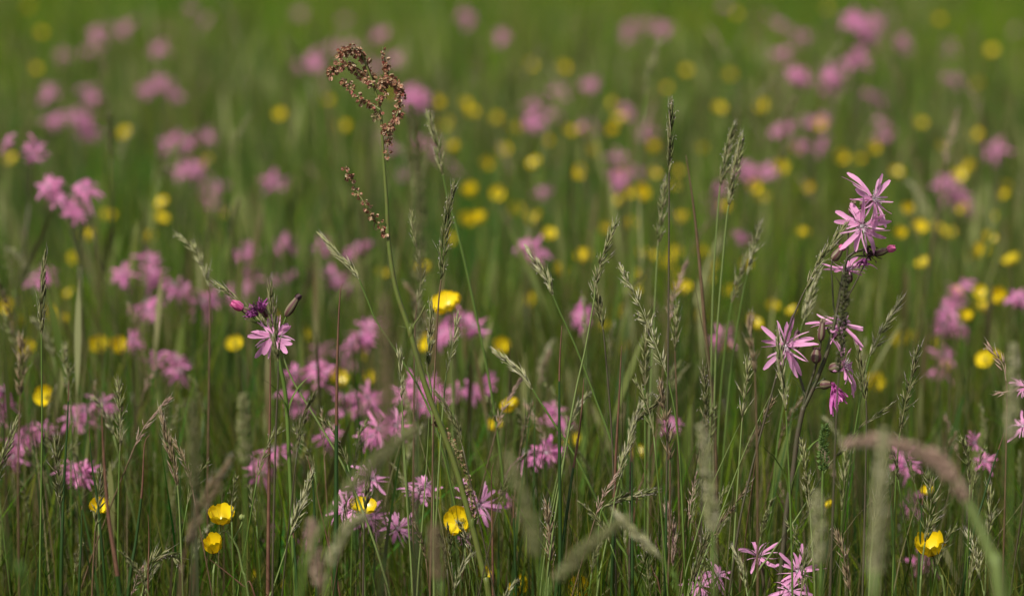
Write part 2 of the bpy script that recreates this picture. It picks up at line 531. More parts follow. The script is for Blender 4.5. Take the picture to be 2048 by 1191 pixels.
def petal_mb(ang, rnd, R0=17 * MM, lift=.25, curl=.5, ragged=1.0, mi=0, mb=None, wide=1.0):
    """one ragged robin petal: four narrow lobes, the middle two long"""
    ang += rnd.uniform(-.14, .14)
    mb = mb or MB()
    e = Vector((math.cos(ang), math.sin(ang), 0)); s_ = Vector((-e.y, e.x, 0)); z = Vector((0, 0, 1))
    pl = lift + rnd.uniform(-.38, .38)
    pc = curl + rnd.uniform(-.5, .4)
    for k, (lat, ln, w) in enumerate(((-.42, .62, 1.05), (-.16, 1.0, 2.3), (.16, .96, 2.3), (.42, .66, 1.05))):
        Lk = R0 * ln * rnd.uniform(.66, 1.15)
        lk = lat * R0 * rnd.uniform(.8, 1.35) * ragged
        tw = rnd.uniform(-1.5, 1.5)
        bz = rnd.uniform(-.30, .30)
        bend = rnd.uniform(-.16, .16) * R0
        kink = rnd.uniform(-.2, .2)
        pts, sides, ws = [], [], []
        for q in range(8):
            t = q / 7
            u = 1.2 * MM + Lk * t
            v = lk * (t ** 1.25) + bend * t ** 2.6 + math.sin(t * 3) * rnd.uniform(-.25, .25) * MM
            zz = Lk * (pl * math.sin(t * 1.7) * .8 - pc * t ** 2.3 * .55 + bz * t + kink * t ** 4) + .12 * MM * k
            pts.append(e * u + s_ * v + z * zz)
            a = tw * t ** 1.5
            sides.append(s_ * math.cos(a) + z * math.sin(a))
            ws.append(w * wide * MM * (R0 / (17 * MM)) * float(np.interp(t, [0, .25, .45, .75, .93, 1], [.70, 1.05, 1.15, 1.2, 1.05, .5])) * rnd.uniform(.94, 1.06))
        mb.ribbon(pts, sides, ws, mi, .25)
    return mb


def calyx_mb(L=9 * MM, r=3.1 * MM, mb=None, m0=0, m1=1, n=20, teeth=True):
    """ribbed cup behind a flower, from z=0 down to z=-L"""
    mb = mb or MB()
    zs = [0, -.15, -.4, -.65, -.85, -.97, -1]
    rs = [.62, .74, .95, 1, .82, .4, .18]
    pts = [Vector((0, 0, z_ * L)) for z_ in zs]
    base = len(mb.v)
    for z_, q in zip(zs, rs):
        for j in range(n):
            a = 2 * math.pi * j / n
            rr = r * q * (1.07 if j % 2 == 0 else .96)
            mb.v.append(Vector((math.cos(a) * rr, math.sin(a) * rr, z_ * L)))
    for i in range(len(zs) - 1):
        for j in range(n):
            a, b = base + i * n + j, base + i * n + (j + 1) % n
            mb.f.append((a, a + n, b + n, b)); mb.m.append(m0 if (j // 2) % 2 == 0 else m1)
    if teeth:
        for j in range(5):
            a = 2 * math.pi * (j + .5) / 5
            e = Vector((math.cos(a), math.sin(a), 0))
            mb.hair(e * r * .62, e * r * .75 + Vector((0, 0, 2.2 * MM)), 1.5 * MM, m0)
    return mb


def throat_mb(rnd, mb=None, mi=0):
    mb = mb or MB()
    for j in range(10):
        a = j * 2 * math.pi / 10 + rnd.uniform(-.2, .2)
        e = Vector((math.cos(a), math.sin(a), 0))
        p = e * 1.0 * MM
        q = e * rnd.uniform(2, 4.2) * MM + Vector((0, 0, rnd.uniform(2, 5) * MM))
        mb.tube([p, p.lerp(q, .5) + Vector((0, 0, .6 * MM)), q], [.25 * MM, .2 * MM, .18 * MM], 3, mi)
        mb.spindle(q, e + Vector((0, 0, rnd.uniform(-.5, .5))), 1.2 * MM, .7 * MM, mi, 3)
    for j in range(5):
        a = j * 2 * math.pi / 5
        e = Vector((math.cos(a), math.sin(a), 0))
        for w in (-.25, .25):
            e2 = Vector((math.cos(a + w), math.sin(a + w), 0))
            mb.hair(e2 * 1.3 * MM, e2 * 3.4 * MM + Vector((0, 0, 2.4 * MM)), .8 * MM, mi)
    mb.tube([(0, 0, -1 * MM), (0, 0, .6 * MM)], [1.5 * MM, 1.1 * MM], 8, mi)
    return mb


def robin_flower(parent, loc, direction, seed, size=1.0, lift=.25, curl=.5, mat='pink', roll=None, ragged=1.0, wide=1.0):
    """sharp flower: throat with its petals and its cup as sub-parts"""
    rnd = random.Random(seed)
    fl = throat_mb(rnd).build('flower', ['stamen'], parent)
    for j in range(5):
        petal_mb(j * 2 * math.pi / 5, rnd, 17 * MM, lift, curl, ragged, wide=wide).build('petal', [mat], fl)
    calyx_mb().build('calyx', ['calyx_dark', 'calyx_pale'], fl)
    place(fl, loc, direction, rnd.uniform(0, 6.28) if roll is None else roll, size)
    return fl


def bud(parent, base, tip, r=2.7, tipmat='magenta', tipfrac=.3, label=None, tipr=.72):
    """closed bud: striped calyx with the petals rolled at its end"""
    v = tip - base
    L = v.length
    Lc = L * (1 - tipfrac)
    o = calyx_mb(Lc, r * MM, teeth=True).build('bud', ['calyx_dark', 'calyx_pale'], parent)
    t = MB()
    rr = r * MM * tipr
    rnd = random.Random(int(L * 1e6))
    zs = (-.06, .1, .45, .75, .95)
    t.tube([Vector((0, 0, z_ * L * tipfrac)) for z_ in zs], [rr * .7, rr * .85, rr, rr * .85, rr * .4], 9)
    for j in range(5):
        a = j * 1.256
        e = Vector((math.cos(a), math.sin(a), 0)); s_ = Vector((-e.y, e.x, 0))
        pts = [e * rr * .9, e * rr * 1.08 + s_ * .4 * MM + Vector((0, 0, L * tipfrac * .45)), e * rr * .5 + s_ * 1.2 * MM + Vector((0, 0, L * tipfrac))]
        t.ribbon(pts, [s_] * 3, [2 * MM, 2.4 * MM, 1 * MM])
    t.build('bud_tip', [tipmat], o)
    place(o, base + v.normalized() * Lc, v.normalized())
    if label: o['label'] = label
    return o


def crumple_mb(rnd, L, n_=14, spread=.35, w=1.6):
    mb = MB()
    for j in range(n_):
        a = rnd.uniform(0, 6.28)
        e = Vector((math.cos(a), math.sin(a), 0)); s_ = Vector((-e.y, e.x, 0))
        ll = L * rnd.uniform(.55, 1.05)
        pts, sd_ = [], []
        for q in range(6):
            t = q / 5
            pts.append(e * (1 * MM + spread * ll * t * rnd.uniform(.5, 1.2)) + s_ * rnd.uniform(-.9, .9) * MM + Vector((0, 0, ll * t * rnd.uniform(.85, 1.05))))
            b = rnd.uniform(-1.2, 1.2)
            sd_.append(s_ * math.cos(b) + Vector((0, 0, 1)) * math.sin(b) * .6 + e * math.sin(b))
        mb.ribbon(pts, sd_, [w * MM * k for k in (.5, .9, 1.1, 1, .8, .4)], 0, .4)
    return mb


def tube_px(mb, pts, d, r0, r1, n=6, dd=0.0):
    C = smooth_curve([at(x, y, d + dd * i / max(1, len(pts) - 1)) for i, (x, y) in enumerate(pts)], 5)
    k = len(C) - 1
    mb.tube(C, [(r0 + (r1 - r0) * i / k) * MM for i in range(k + 1)], n)
    return C


def leaf_pair(parent, P, L, w, mat, root, azs):
    for az in azs:
        blade(P, az, L, w, .7).build('leaf', [mat], parent, root)


# ------------------------------------------------------------------ the sharp, many-flowered ragged robin
D = FOCUS
P0 = at(1556, 1191, D)
root = Vector((P0.x - .03, P0.y, 0))
rr = empty('ragged_robin', root)
tag(rr, 'sharp tall ragged robin with many lilac pink flowers, maroon buds and one wilted bloom', 'ragged robin', 'ragged robins')
sm = MB()
sm.tube(smooth_curve([root, root.lerp(P0, .5), P0, at(1573, 1020, D), at(1585, 950, D), at(1594, 875, D), at(1607, 812, D)], 5), [1.9 * MM] * 31, 7)
tube_px(sm, [(1607, 815), (1622, 785), (1640, 742), (1655, 702), (1670, 640), (1681, 582), (1690, 531), (1696, 512)], D, 1.7, 1.1)
tube_px(sm, [(1696, 514), (1708, 505), (1722, 500), (1738, 496)], D, 1.2, 1.0)
tube_px(sm, [(1694, 516), (1696, 476), (1699, 446), (1714, 421), (1728, 412)], D, .8, .6)
tube_px(sm, [(1699, 446), (1701, 436), (1704, 424)], D, .6, .5)
tube_px(sm, [(1672, 632), (1667, 610), (1664, 557), (1662, 536), (1665, 521)], D, .7, .55)
tube_px(sm, [(1684, 610), (1699, 587), (1714, 559), (1730, 526), (1738, 505)], D, .55, .5)
tube_px(sm, [(1607, 812), (1609, 788), (1598, 748), (1593, 722), (1585, 706)], D, 1.1, .7, dd=.012)
tube_px(sm, [(1607, 815), (1613, 788), (1629, 740), (1640, 696), (1642, 672)], D, 1.1, .7, dd=-.004)
tube_px(sm, [(1616, 795), (1631, 772), (1650, 755)], D, .8, .6)
tube_px(sm, [(1622, 786), (1632, 775), (1642, 774)], D, .7, .6)
tube_px(sm, [(1662, 672), (1655, 655), (1668, 655)], D, .6, .5)
tube_px(sm, [(1693, 520), (1712, 512), (1735, 512), (1750, 508)], D, .7, .6)
tube_px(sm, [(1630, 735), (1632, 725), (1633, 722)], D, .6, .5)
sm.build('stem', ['stem_dark'], rr, root)
loc = lambda x, y, d: at(x, y, d) - root
robin_flower(rr, loc(1746, 399, D - .012), facing((.62, .5, .45)), 11, 1.32, .1, .35)
robin_flower(rr, loc(1724, 452, D - .022), facing((.02, .95, .05)), 12, 1.42, .05, .2, roll=.31)
robin_flower(rr, loc(1696, 541, D + .012), facing((-.05, .26, .95)), 13, 1.12, .1, .2)
robin_flower(rr, loc(1678, 648, D + .010), facing((.2, .22, .92)), 14, 1.3, .1, .45)
robin_flower(rr, loc(1571, 692, D - .010), facing((-.15, .95, .15)), 15, 1.28, .2, .25, roll=.2)
robin_flower(rr, loc(1686, 731, D - .004), facing((.92, .22, .25)), 16, 1.2, .1, .3)
W = calyx_mb(8 * MM, 3.3 * MM).build('wilted_flower', ['calyx_dark', 'calyx_pale'], rr)
W['label'] = 'wilted magenta bloom hanging down'
place(W, loc(1661, 768, D - .004), facing((.97, .2, .1)))
wp = MB()
rnd = random.Random(5)
for j in range(22):
    x0 = rnd.uniform(-2, 22)
    pts = [at(1662 + rnd.uniform(0, 9), 764 + rnd.uniform(0, 8), D - .004 + rnd.uniform(-.003, .003))]
    y_end = rnd.uniform(790, 838) if x0 < 9 else rnd.uniform(782, 808)
    for q in (1, 2, 3, 4):
        pts.append(at(1665 + x0 * q / 3 + rnd.uniform(-2.5, 2.5), 766 + (y_end - 766) * q / 4, D - .004 + rnd.uniform(-.003, .003)))
    wp.ribbon(pts, [Vector((rnd.uniform(.2, 1), rnd.uniform(-1, 1), 0)).normalized() for _ in pts], [1.4 * MM, 2.2 * MM, 2.6 * MM, 2.6 * MM, 1.4 * MM], 0, .4)
wo_ = wp.mesh('drooping_petals', ['wilted'], root)
o = link('drooping_petals', wo_, W); o.matrix_basis = W.matrix_basis.inverted()
bud(rr, loc(1665, 521, D), loc(1687, 490, D), 3.2, 'bud_pink', .25, None, .85)
bud(rr, loc(1750, 508, D - .006), loc(1791, 494, D - .010), 2.7, 'bud_pink', .36, None, .95)
bud(rr, loc(1703, 430, D), loc(1707, 401, D), 2.6, 'calyx_pale', .2, 'slim dull bud without pink')
bud(rr, loc(1641, 682, D - .006), loc(1646, 636, D - .006), 2.8, 'calyx_pale', .2, 'faded brown seed cup')
bud(rr, loc(1631, 726, D - .008), loc(1634, 694, D - .008), 3.9, 'withered_dark', .15, 'plump dark seed cup')
bud(rr, loc(1592, 700, D + .014), loc(1594, 660, D + .016), 2.8, 'withered_dark', .2, 'dark seed cup behind the flower')
for (x, y, s_, m_, v) in ((1733, 492, 9, 'withered_dark', (.2, .7, -.4)), (1728, 516, 7, 'withered', (-.2, .5, -.8)), (1716, 442, 7, 'withered_dark', (-.5, .2, .7)), (1741, 505, 8, 'withered_dark', (.2, .8, -.5))):
    w = crumple_mb(random.Random(x), s_ * MM, 16, .7, 1.7).build('withered_flower', [m_], rr)
    place(w, loc(x, y, D - .004), facing(v))
leaf_pair(rr, at(1683, 585, D), .022, 2.0 * MM, 'stem_dark', root, (2.8, .1))
leaf_pair(rr, at(1610, 808, D), .035, 2.4 * MM, 'stem_green', root, (.2, 3.0))
leaf_pair(rr, at(1578, 1000, D), .07, 4 * MM, 'stem_green', root, (.5, 3.5))

# ------------------------------------------------------------------ the ragged robin behind the grass head
P0 = at(592, 1191, D + .01)
root = Vector((P0.x + .02, P0.y, 0))
r2 = empty('ragged_robin', root)
tag(r2, 'sharp ragged robin with one open pink flower half hidden behind a grass head', 'ragged robin', 'ragged robins')
sm = MB()
sm.tube(smooth_curve([root, root.lerp(P0, .5), P0, at(580, 950, D + .01), at(572, 800, D + .01), at(560, 730, D + .008), at(552, 690, D + .008)], 5), [1.5 * MM] * 31, 7)
tube_px(sm, [(553, 692), (538, 658), (509, 636), (487, 618)], D + .008, .9, .6)
tube_px(sm, [(556, 700), (560, 670), (568, 644), (575, 628)], D + .008, .8, .6)
tube_px(sm, [(545, 672), (540, 650), (528, 632)], D + .008, .8, .6)
sm.build('stem', ['stem_green'], r2, root)
loc = lambda x, y, d: at(x, y, d) - root
robin_flower(r2, loc(547, 671, D + .002), facing((.05, .93, .2)), 26, 1.14, .0, .1, roll=.45, ragged=.95, wide=1.3)
bud(r2, loc(500, 625, D + .004), loc(462, 604, D), 2.6, 'bud_pink', .56, None, 1.25)
bud(r2, loc(571, 632, D + .006), loc(600, 588, D + .004), 3.0, 'withered_dark', .2, 'brown bud with a dull tip')
w = crumple_mb(random.Random(3), 11 * MM, 34, .5, 1.9).build('withered_flower', ['withered'], r2)
place(w, loc(522, 624, D), facing((.0, .5, .8)))
w = crumple_mb(random.Random(4), 10 * MM, 28, .6, 1.8).build('withered_flower', ['withered'], r2)
place(w, loc(516, 628, D), facing((-.7, .4, .3)))
cz = calyx_mb(8 * MM, 3 * MM).build('seed_cup', ['calyx_dark', 'calyx_pale'], r2)
place(cz, loc(526, 618, D + .004), facing((-.3, .5, .6)))
leaf_pair(r2, at(575, 840, D + .01), .05, 3 * MM, 'stem_green', root, (.5, 3.6))

# ------------------------------------------------------------------ the tall sorrel
D2 = FOCUS
P0 = at(978, 1191, D2)
root = Vector((P0.x + .035, P0.y, 0))
so = empty('sorrel', root)
tag(so, 'tall curving sorrel with rusty seed clusters, standing highest in the meadow', 'sorrel')
px_main = [(968, 1150), (945, 1055), (905, 915), (852, 775), (822, 670), (795, 590), (783, 530), (776, 470), (773, 400), (768, 330), (764, 265), (761, 222), (745, 165), (722, 108), (706, 98)]
C = smooth_curve([root, root.lerp(P0, .5), P0] + [at(x, y, D2) for x, y in px_main], 5)
k = len(C) - 1
sm = MB().tube(C, [float(np.interp(i / k, [0, .35, .6, .75, .9, 1], [2.5, 2.1, 1.5, 1.05, .8, .4])) * MM for i in range(k + 1)], 8)
for x, y, e in ((945, 1055, 2.7), (822, 672, 2.5), (776, 472, 2.0)):       # swollen nodes with a torn sheath
    sm.spindle(at(x, y + 10, D2), at(x - 3, y - 30, D2) - at(x, y + 10, D2), 14 * MM, e * 2.1 * MM, 0, 7, .5)
sm.build('stem', ['sorrel_stem'], so, root)


def sorrel_branch(pts, dens, r0=.8, mat='sorrel_seed', size=1.0, bare=.06, seed=1):
    rnd = random.Random(seed)
    br = MB()
    C = smooth_curve([at(x, y, D2 + rnd.uniform(-.006, .006)) for x, y in pts], 8)
    k = len(C) - 1
    br.tube(C, [(r0 - (r0 - .3) * i / k) * MM for i in range(k + 1)], 5)
    b = br.build('branch', ['sorrel_stem'], so, root)
    cl = MB()
    L = sum((C[i + 1] - C[i]).length for i in range(k))
    nw = max(3, int(L / (2.9 * MM)))
    for i in range(nw):
        t = bare + (1 - bare) * (i + rnd.uniform(-.2, .2)) / nw
        f = min(max(t, 0), .999) * k
        a = int(f)
        P = C[a].lerp(C[min(a + 1, k)], f - a)
        for q in range(max(1, int(dens * rnd.uniform(.25, 1.75)))):
            v = Vector((rnd.uniform(-1, 1), rnd.uniform(-1, 1), rnd.uniform(-1.2, .7))).normalized()
            c = P + v * rnd.uniform(1.0, 4.6) * MM * size
            cl.hair(P, c, .35 * MM)
            rr_ = rnd.uniform(.7, 1.9) * MM * size
            ax = (v + Vector((0, 0, -.4))).normalized()
            s0 = ax.orthogonal().normalized()
            i0 = len(cl.v)
            for w in range(3):
                an = w * 2.094 + rnd.uniform(-.3, .3)
                s_ = s0 * math.cos(an) + ax.cross(s0) * math.sin(an)
                cl.oval(c + s_ * rr_ * .5, ax * rr_, s_ * rr_ * .62, 0, 6)
            cl.spindle(c - ax * rr_ * .8, ax, rr_ * 1.7, rr_ * .9, 0, 4, .5)
    cl.build('seed_cluster', [mat], b, root)
    return b


sorrel_branch([(748, 172), (732, 154), (710, 136), (690, 128), (670, 136), (658, 150)], 9, seed=1)
sorrel_branch([(746, 160), (730, 122), (712, 100), (694, 98), (682, 112)], 7, seed=2)
sorrel_branch([(761, 220), (738, 205), (718, 198), (700, 178), (688, 158)], 6, seed=3)
sorrel_branch([(764, 262), (788, 243), (800, 205), (795, 172), (775, 156), (760, 172)], 9, seed=4)
sorrel_branch([(797, 175), (778, 150), (770, 120), (765, 94)], 6, seed=5)
sorrel_branch([(765, 262), (775, 268), (775, 290), (774, 325)], 6, .6, size=.8, seed=6)
sorrel_branch([(761, 200), (770, 190), (768, 172), (762, 160)], 6, .6, size=.9, seed=7)
sorrel_branch([(760, 225), (754, 228), (752, 236)], 5, .5, 'sorrel_young', .9, 0, seed=8)
sorrel_branch([(776, 474), (756, 446), (730, 408), (708, 372), (690, 332)], 4.4, .8, size=.95, bare=.1, seed=9)
sorrel_branch([(948, 1030), (940, 985), (930, 940), (912, 893), (893, 862), (866, 842)], 5, .9, 'sorrel_young', .75, .05, seed=10)
MB().tube(smooth_curve([at(824, 672, D2), at(828, 650, D2), at(840, 632, D2), at(851, 609, D2)], 5), [.8 * MM] * 14 + [.5 * MM, .4 * MM], 5).build('branch', ['sorrel_stem'], so, root)
# green fruit ring on the lower spray
MB().tube(smooth_curve([at(751, 443, D2), at(757, 452, D2), at(752, 460, D2), at(747, 452, D2), at(751, 444, D2)], 4), .5 * MM, 4).build('fruit_wing', ['sorrel_young'], so, root)
for (x, y, az) in ((945, 1050, .3), (822, 672, 3.1)):
    blade(at(x, y, D2), az, .016, 2.4 * MM, 1.1).build('leaf', ['stem_pale'], so, root)


# ------------------------------------------------------------------ buttercups
def b_petal(ang, rnd, Rr=11 * MM, cup=.45, mb=None, mi=0):
    mb = mb or MB()
    e = Vector((math.cos(ang), math.sin(ang), 0)); s_ = Vector((-e.y, e.x, 0)); z = Vector((0, 0, 1))
    c = cup * rnd.uniform(.8, 1.2)
    rows = []
    for i, (u, w) in enumerate(((.06, .14), (.25, .42), (.5, .70), (.72, .80), (.88, .70), (.97, .45), (1.0, .18))):
        row = []
        for v in (-1, -.6, -.2, .2, .6, 1):
            r_ = Rr * u - Rr * .05 * v * v * u
            zz = Rr * c * (u ** 1.7) * 1.6 + Rr * .16 * v * v * u + (Rr * .02 * rnd.uniform(-1, 1) if u > .8 else 0)
            row.append(e * r_ * (1 - .35 * c * u) + s_ * (v * w * Rr * .82) + z * zz)
        rows.append(row)
    return mb.grid(rows, mi)


def b_centre(rnd, mb=None, mi=0):
    mb = mb or MB()
    for j in range(34):
        a = j * 2.4; q = math.sqrt(j / 34)
        e = Vector((math.cos(a), math.sin(a), 0))
        mb.spindle(e * q * 2.2 * MM, e * (.3 + q * .6) + Vector((0, 0, 1)), (3.4 - q * .6) * MM, .8 * MM, mi, 3)
    return mb


def buttercup(label, d, head, stem, face_, size=1.0, cup=.45, seed=1, bud_at=None):
    F = at(head[0], head[1], d)
    fd = facing(face_)
    S = [F - fd * 1.5 * MM, F - fd * 9 * MM] + [at(x, y, d) for x, y in stem]
    root = to_ground(S[-2], S[-1], .05)
    rt = empty('buttercup', root)
    C = smooth_curve(S + [S[-1].lerp(root, .5), root], 5)
    k = len(C) - 1
    sm = MB().tube(C, [(.6 + .5 * i / k) * MM for i in range(k + 1)], 6)
    if bud_at:
        bx, by, jx, jy = bud_at
        B = at(bx, by, d)
        j_ = min(C, key=lambda p: (p - at(jx, jy, d)).length)
        sm.tube(smooth_curve([j_, j_.lerp(B, .5) + Vector((.003, 0, .004)), B], 5), .5 * MM, 5)
    sm.build('stem', ['stem_pale'], rt, root)
    rnd = random.Random(seed)
    fl = b_centre(rnd).build('flower_centre', ['yellow_core'], rt)
    for j in range(5):
        b_petal(j * 2 * math.pi / 5, rnd, 11 * MM, cup).build('petal', ['yellow'], fl)
    sp = MB()
    for j in range(5):
        a = j * 1.2566 + .63
        e = Vector((math.cos(a), math.sin(a), 0)); s_ = Vector((-e.y, e.x, 0))
        sp.ribbon([e * .5 * MM, e * 3 * MM + Vector((0, 0, .3 * MM)), e * 5.2 * MM + Vector((0, 0, 1.6 * MM))], [s_] * 3, [1.6 * MM, 2.6 * MM, .6 * MM], 0, .3)
    sp.build('sepals', ['sepal'], fl)
    place(fl, F - root, fd, rnd.uniform(0, 6), size)
    if bud_at:
        b_ = MB()
        for j in range(5):
            a = j * 1.2566
            e = Vector((math.cos(a), math.sin(a), 0))
            b_.spindle(e * .4 * MM, e * .25 + Vector((0, 0, 1)), 5 * MM, 3.2 * MM, 0, 6, .45)
        o_ = b_.build('bud', ['sepal'], rt)
        place(o_, B - root, Vector((.2, -.2, 1)).normalized())
    tag(rt, label, 'buttercup', 'buttercups')
    return rt


buttercup('sharp cup-shaped yellow buttercup with a pale green bud beside it', 2.5, (441, 1046), [(452, 1062), (475, 1095), (485, 1140), (497, 1191)], (.1, .35, .9), 1.02, .62, 1, (483, 1040, 470, 1080))
buttercup('small round closed buttercup just under the sharp cup-shaped one', 2.5, (429, 1104), [(428, 1135), (426, 1191)], (-.1, .45, .9), .78, .85, 2)
buttercup('sharp side-on buttercup behind a fanned grass seed head', 2.5, (1866, 1108), [(1874, 1130), (1881, 1150), (1890, 1191)], (-.25, .35, .9), 1.2, .62, 3)
buttercup('buttercup crossed by the thick lower sorrel stem', 2.56, (925, 1045), [(930, 1080), (934, 1191)], (-.45, .75, .4), 1.15, .4, 4)
buttercup('flattened buttercup behind a dark grass head, pink petals around it', 2.56, (726, 1024), [(727, 1060), (730, 1191)], (.1, .3, .95), 1.05, .35, 5)
buttercup('large tilted buttercup seen edge-on beside the sorrel stem', 2.85, (897, 618), [(902, 660), (905, 800), (905, 1000)], (-.3, .45, .8), 1.3, .36, 6)
buttercup('orange yellow buttercup shut behind a dark grass tip, low by the rushes', 2.6, (198, 1020), [(198, 1060), (200, 1191)], (.1, .5, .6), .8, .5, 7)

# blurred buttercups: one flower mesh of three, its own stem
bfm = []
for s_ in range(4):
    mb = MB(); rnd = random.Random(40 + s_)
    for j in range(5):
        b_petal(j * 1.2566, rnd, 11 * MM, (.3, .5, .42, .65)[s_], mb, 0)
    b_centre(rnd, mb, 1)
    bfm.append(mb.mesh('flower', ['yellow_far', 'yellow_core']))


def depth_of(y):
    return float(np.interp(y, [0, 200, 400, 600, 800, 1000, 1200], [8.0, 5.8, 4.6, 3.8, 3.3, 2.92, 2.72]))


def far_buttercup(x, y, d=None, size=1.0, label=None):
    d = d or depth_of(y) * R.uniform(.93, 1.07)
    F = at(x, y, d)
    if F.z < .08:
        return
    root = Vector((F.x + R.uniform(-.05, .05), F.y + R.uniform(-.05, .05), 0))
    rt = empty('buttercup', root)
    fd = facing((R.uniform(-.6, .6), R.uniform(.15, 1.1), R.uniform(.35, 1)))
    mid = root.lerp(F, .55) + Vector((R.uniform(-.015, .015), R.uniform(-.015, .015), 0))
    MB().tube(smooth_curve([root, mid, F - fd * 10 * MM, F], 4), .8 * MM, 4).build('stem', ['stem_green'], rt, root)
    fl = link('flower', R.choice(bfm), rt)
    place(fl, F - root, fd, R.uniform(0, 6), size * R.uniform(.68, 1.08))
    later(rt, 'blurred yellow buttercup', 'buttercup', 'buttercups', x, y)


YELLOW = [(1025, 820, 2.9), (990, 857, 2.95), (1145, 785), (1440, 690), (960, 1150, 2.65), (1050, 1182, 2.65), (1165, 1178, 2.7), (100, 630), (45, 650), (96, 795, 2.9), (58, 700), (200, 695), (395, 745),
    (180, 475), (213, 437), (325, 408), (318, 440), (625, 668), (760, 550), (728, 710), (742, 756), (672, 765), (690, 258), (895, 247), (940, 232), (1025, 262), (990, 240), (872, 210), (1100, 285), (1138, 266),
    (1162, 264), (1226, 262), (1220, 207), (1336, 178), (1372, 143), (1125, 138), (1470, 27), (1240, 347), (1306, 350), (1355, 346), (1286, 383), (1156, 350), (1240, 240), (996, 388), (942, 388), (928, 445),
    (958, 443), (1366, 440), (1354, 508), (1302, 514), (1285, 512), (1170, 520), (1060, 600), (1242, 627), (1410, 558), (1366, 585), (1360, 552), (1498, 533), (1526, 402), (1506, 376), (1588, 624), (1720, 323),
    (1744, 298), (1590, 305), (1680, 315), (1880, 297), (1955, 273), (1915, 352), (1940, 336), (2010, 375), (2012, 392), (1836, 460), (1870, 460), (1967, 508), (1950, 512), (2026, 525), (1958, 585), (1965, 622),
    (1803, 680), (1830, 684), (1868, 690), (1985, 712), (1972, 722), (1660, 1013, 2.8, .6), (1856, 988, 2.8, .7), (1146, 886), (1278, 912), (510, 1156, 2.95, .8), (560, 1172, 2.95, .7), (24, 322), (1525, 213),
    (1436, 222), (1985, 104), (1960, 170), (1738, 770), (250, 268), (125, 645), (845, 545), (1265, 385), (1290, 395), (1160, 345), (1345, 375), (1450, 420), (780, 190), (70, 140), (80, 70), (455, 430), (420, 330),
    (1240, 405), (1075, 440), (1000, 700), (860, 690), (1540, 620), (1915, 590), (1890, 740), (660, 205), (560, 230), (240, 700), (20, 615), (380, 1168, 3.0, .6), (1800, 470),
    (60, 20), (1060, 130), (1650, 20), (1880, 40), (1240, 700), (1265, 590), (1605, 470), (1990, 440), (140, 590), (905, 300), (1455, 155),
    (1010, 300), (1070, 330), (1030, 420), (1100, 470), (1210, 460), (1260, 455), (1400, 505), (1420, 530), (1330, 530), (1460, 585), (1190, 300), (1310, 300), (1400, 300), (1560, 340), (1620, 380), (1790, 350), (1820, 420),
    (1850, 530), (1900, 470), (1930, 420), (1975, 480), (2000, 600), (1930, 640), (1640, 250), (1840, 250), (930, 210), (970, 330), (840, 300), (900, 480), (1115, 545), (1275, 560), (1210, 660), (1390, 640), (1500, 650), (300, 480), (150, 520), (540, 640), (470, 690)]
for it in YELLOW:
    far_buttercup(*it)


# ------------------------------------------------------------------ blurred ragged robins behind
pfm = []
for s_ in range(5):
    mb = MB(); rnd = random.Random(80 + s_)
    for j in range(5):
        petal_mb(j * 1.2566, rnd, 17 * MM, .25 - .1 * s_, .4 + .15 * s_, 1.0, 0, mb)
        petal_mb(j * 1.2566 + .3, rnd, 11 * MM, .3, .3, 1.0, 0, mb) if s_ % 2 else None
    throat_mb(rnd, mb, 3)
    calyx_mb(9 * MM, 3.1 * MM, mb, 1, 2, 10)
    pfm.append(mb.mesh('flower', ['pink_far', 'calyx_dark', 'calyx_pale', 'stamen']))


def far_robin(flowers, d=None, size=None, what=None):
    size = size or (.97 if d and d < 4 else 1.28)
    ys = [f[1] for f in flowers]
    d = (2.5 + (d - 2.5) * 1.2) if d else depth_of(min(ys) + 20) * R.uniform(.95, 1.05)
    Fs = [at(x, y, d + R.uniform(-.02, .02)) for x, y in flowers]
    cx = sum(p.x for p in Fs) / len(Fs)
    root = Vector((cx + R.uniform(-.04, .04), Fs[0].y + R.uniform(-.03, .03), 0))
    low = min(p.z for p in Fs)
    J = Vector((cx + R.uniform(-.01, .01), Fs[0].y, max(.06, low - .05)))
    rt = empty('ragged_robin', root)
    sm = MB().tube(smooth_curve([root, root.lerp(J, .5) + Vector((R.uniform(-.01, .01), 0, 0)), J], 4), 1.6 * MM, 5)
    flo = []
    for p in Fs:
        fd = facing((R.uniform(-.7, .7), R.uniform(.1, 1.0), R.uniform(.25, 1)))
        q = p - fd * 9 * MM * size
        sm.tube(smooth_curve([J, J.lerp(q, .55) + Vector((0, 0, .01)), q], 4), .75 * MM, 4)
        flo.append((p, fd))
    sm.build('stem', ['stem_dark'], rt, root)
    for p, fd in flo:
        fl = link('flower', R.choice(pfm), rt)
        place(fl, p - root, fd, R.uniform(0, 6), size * R.uniform(.72, 1.08))
    n_ = ('one flower head', 'two flower heads', 'three flower heads', 'four flower heads', 'five flower heads', 'six flower heads', 'seven flower heads', 'eight flower heads')[len(Fs) - 1]
    x0, y0 = sum(f[0] for f in flowers) / len(flowers), sum(f[1] for f in flowers) / len(flowers)
    later(rt, 'blurred pink ragged robin, ' + n_, 'ragged robin', 'ragged robins', x0, y0)


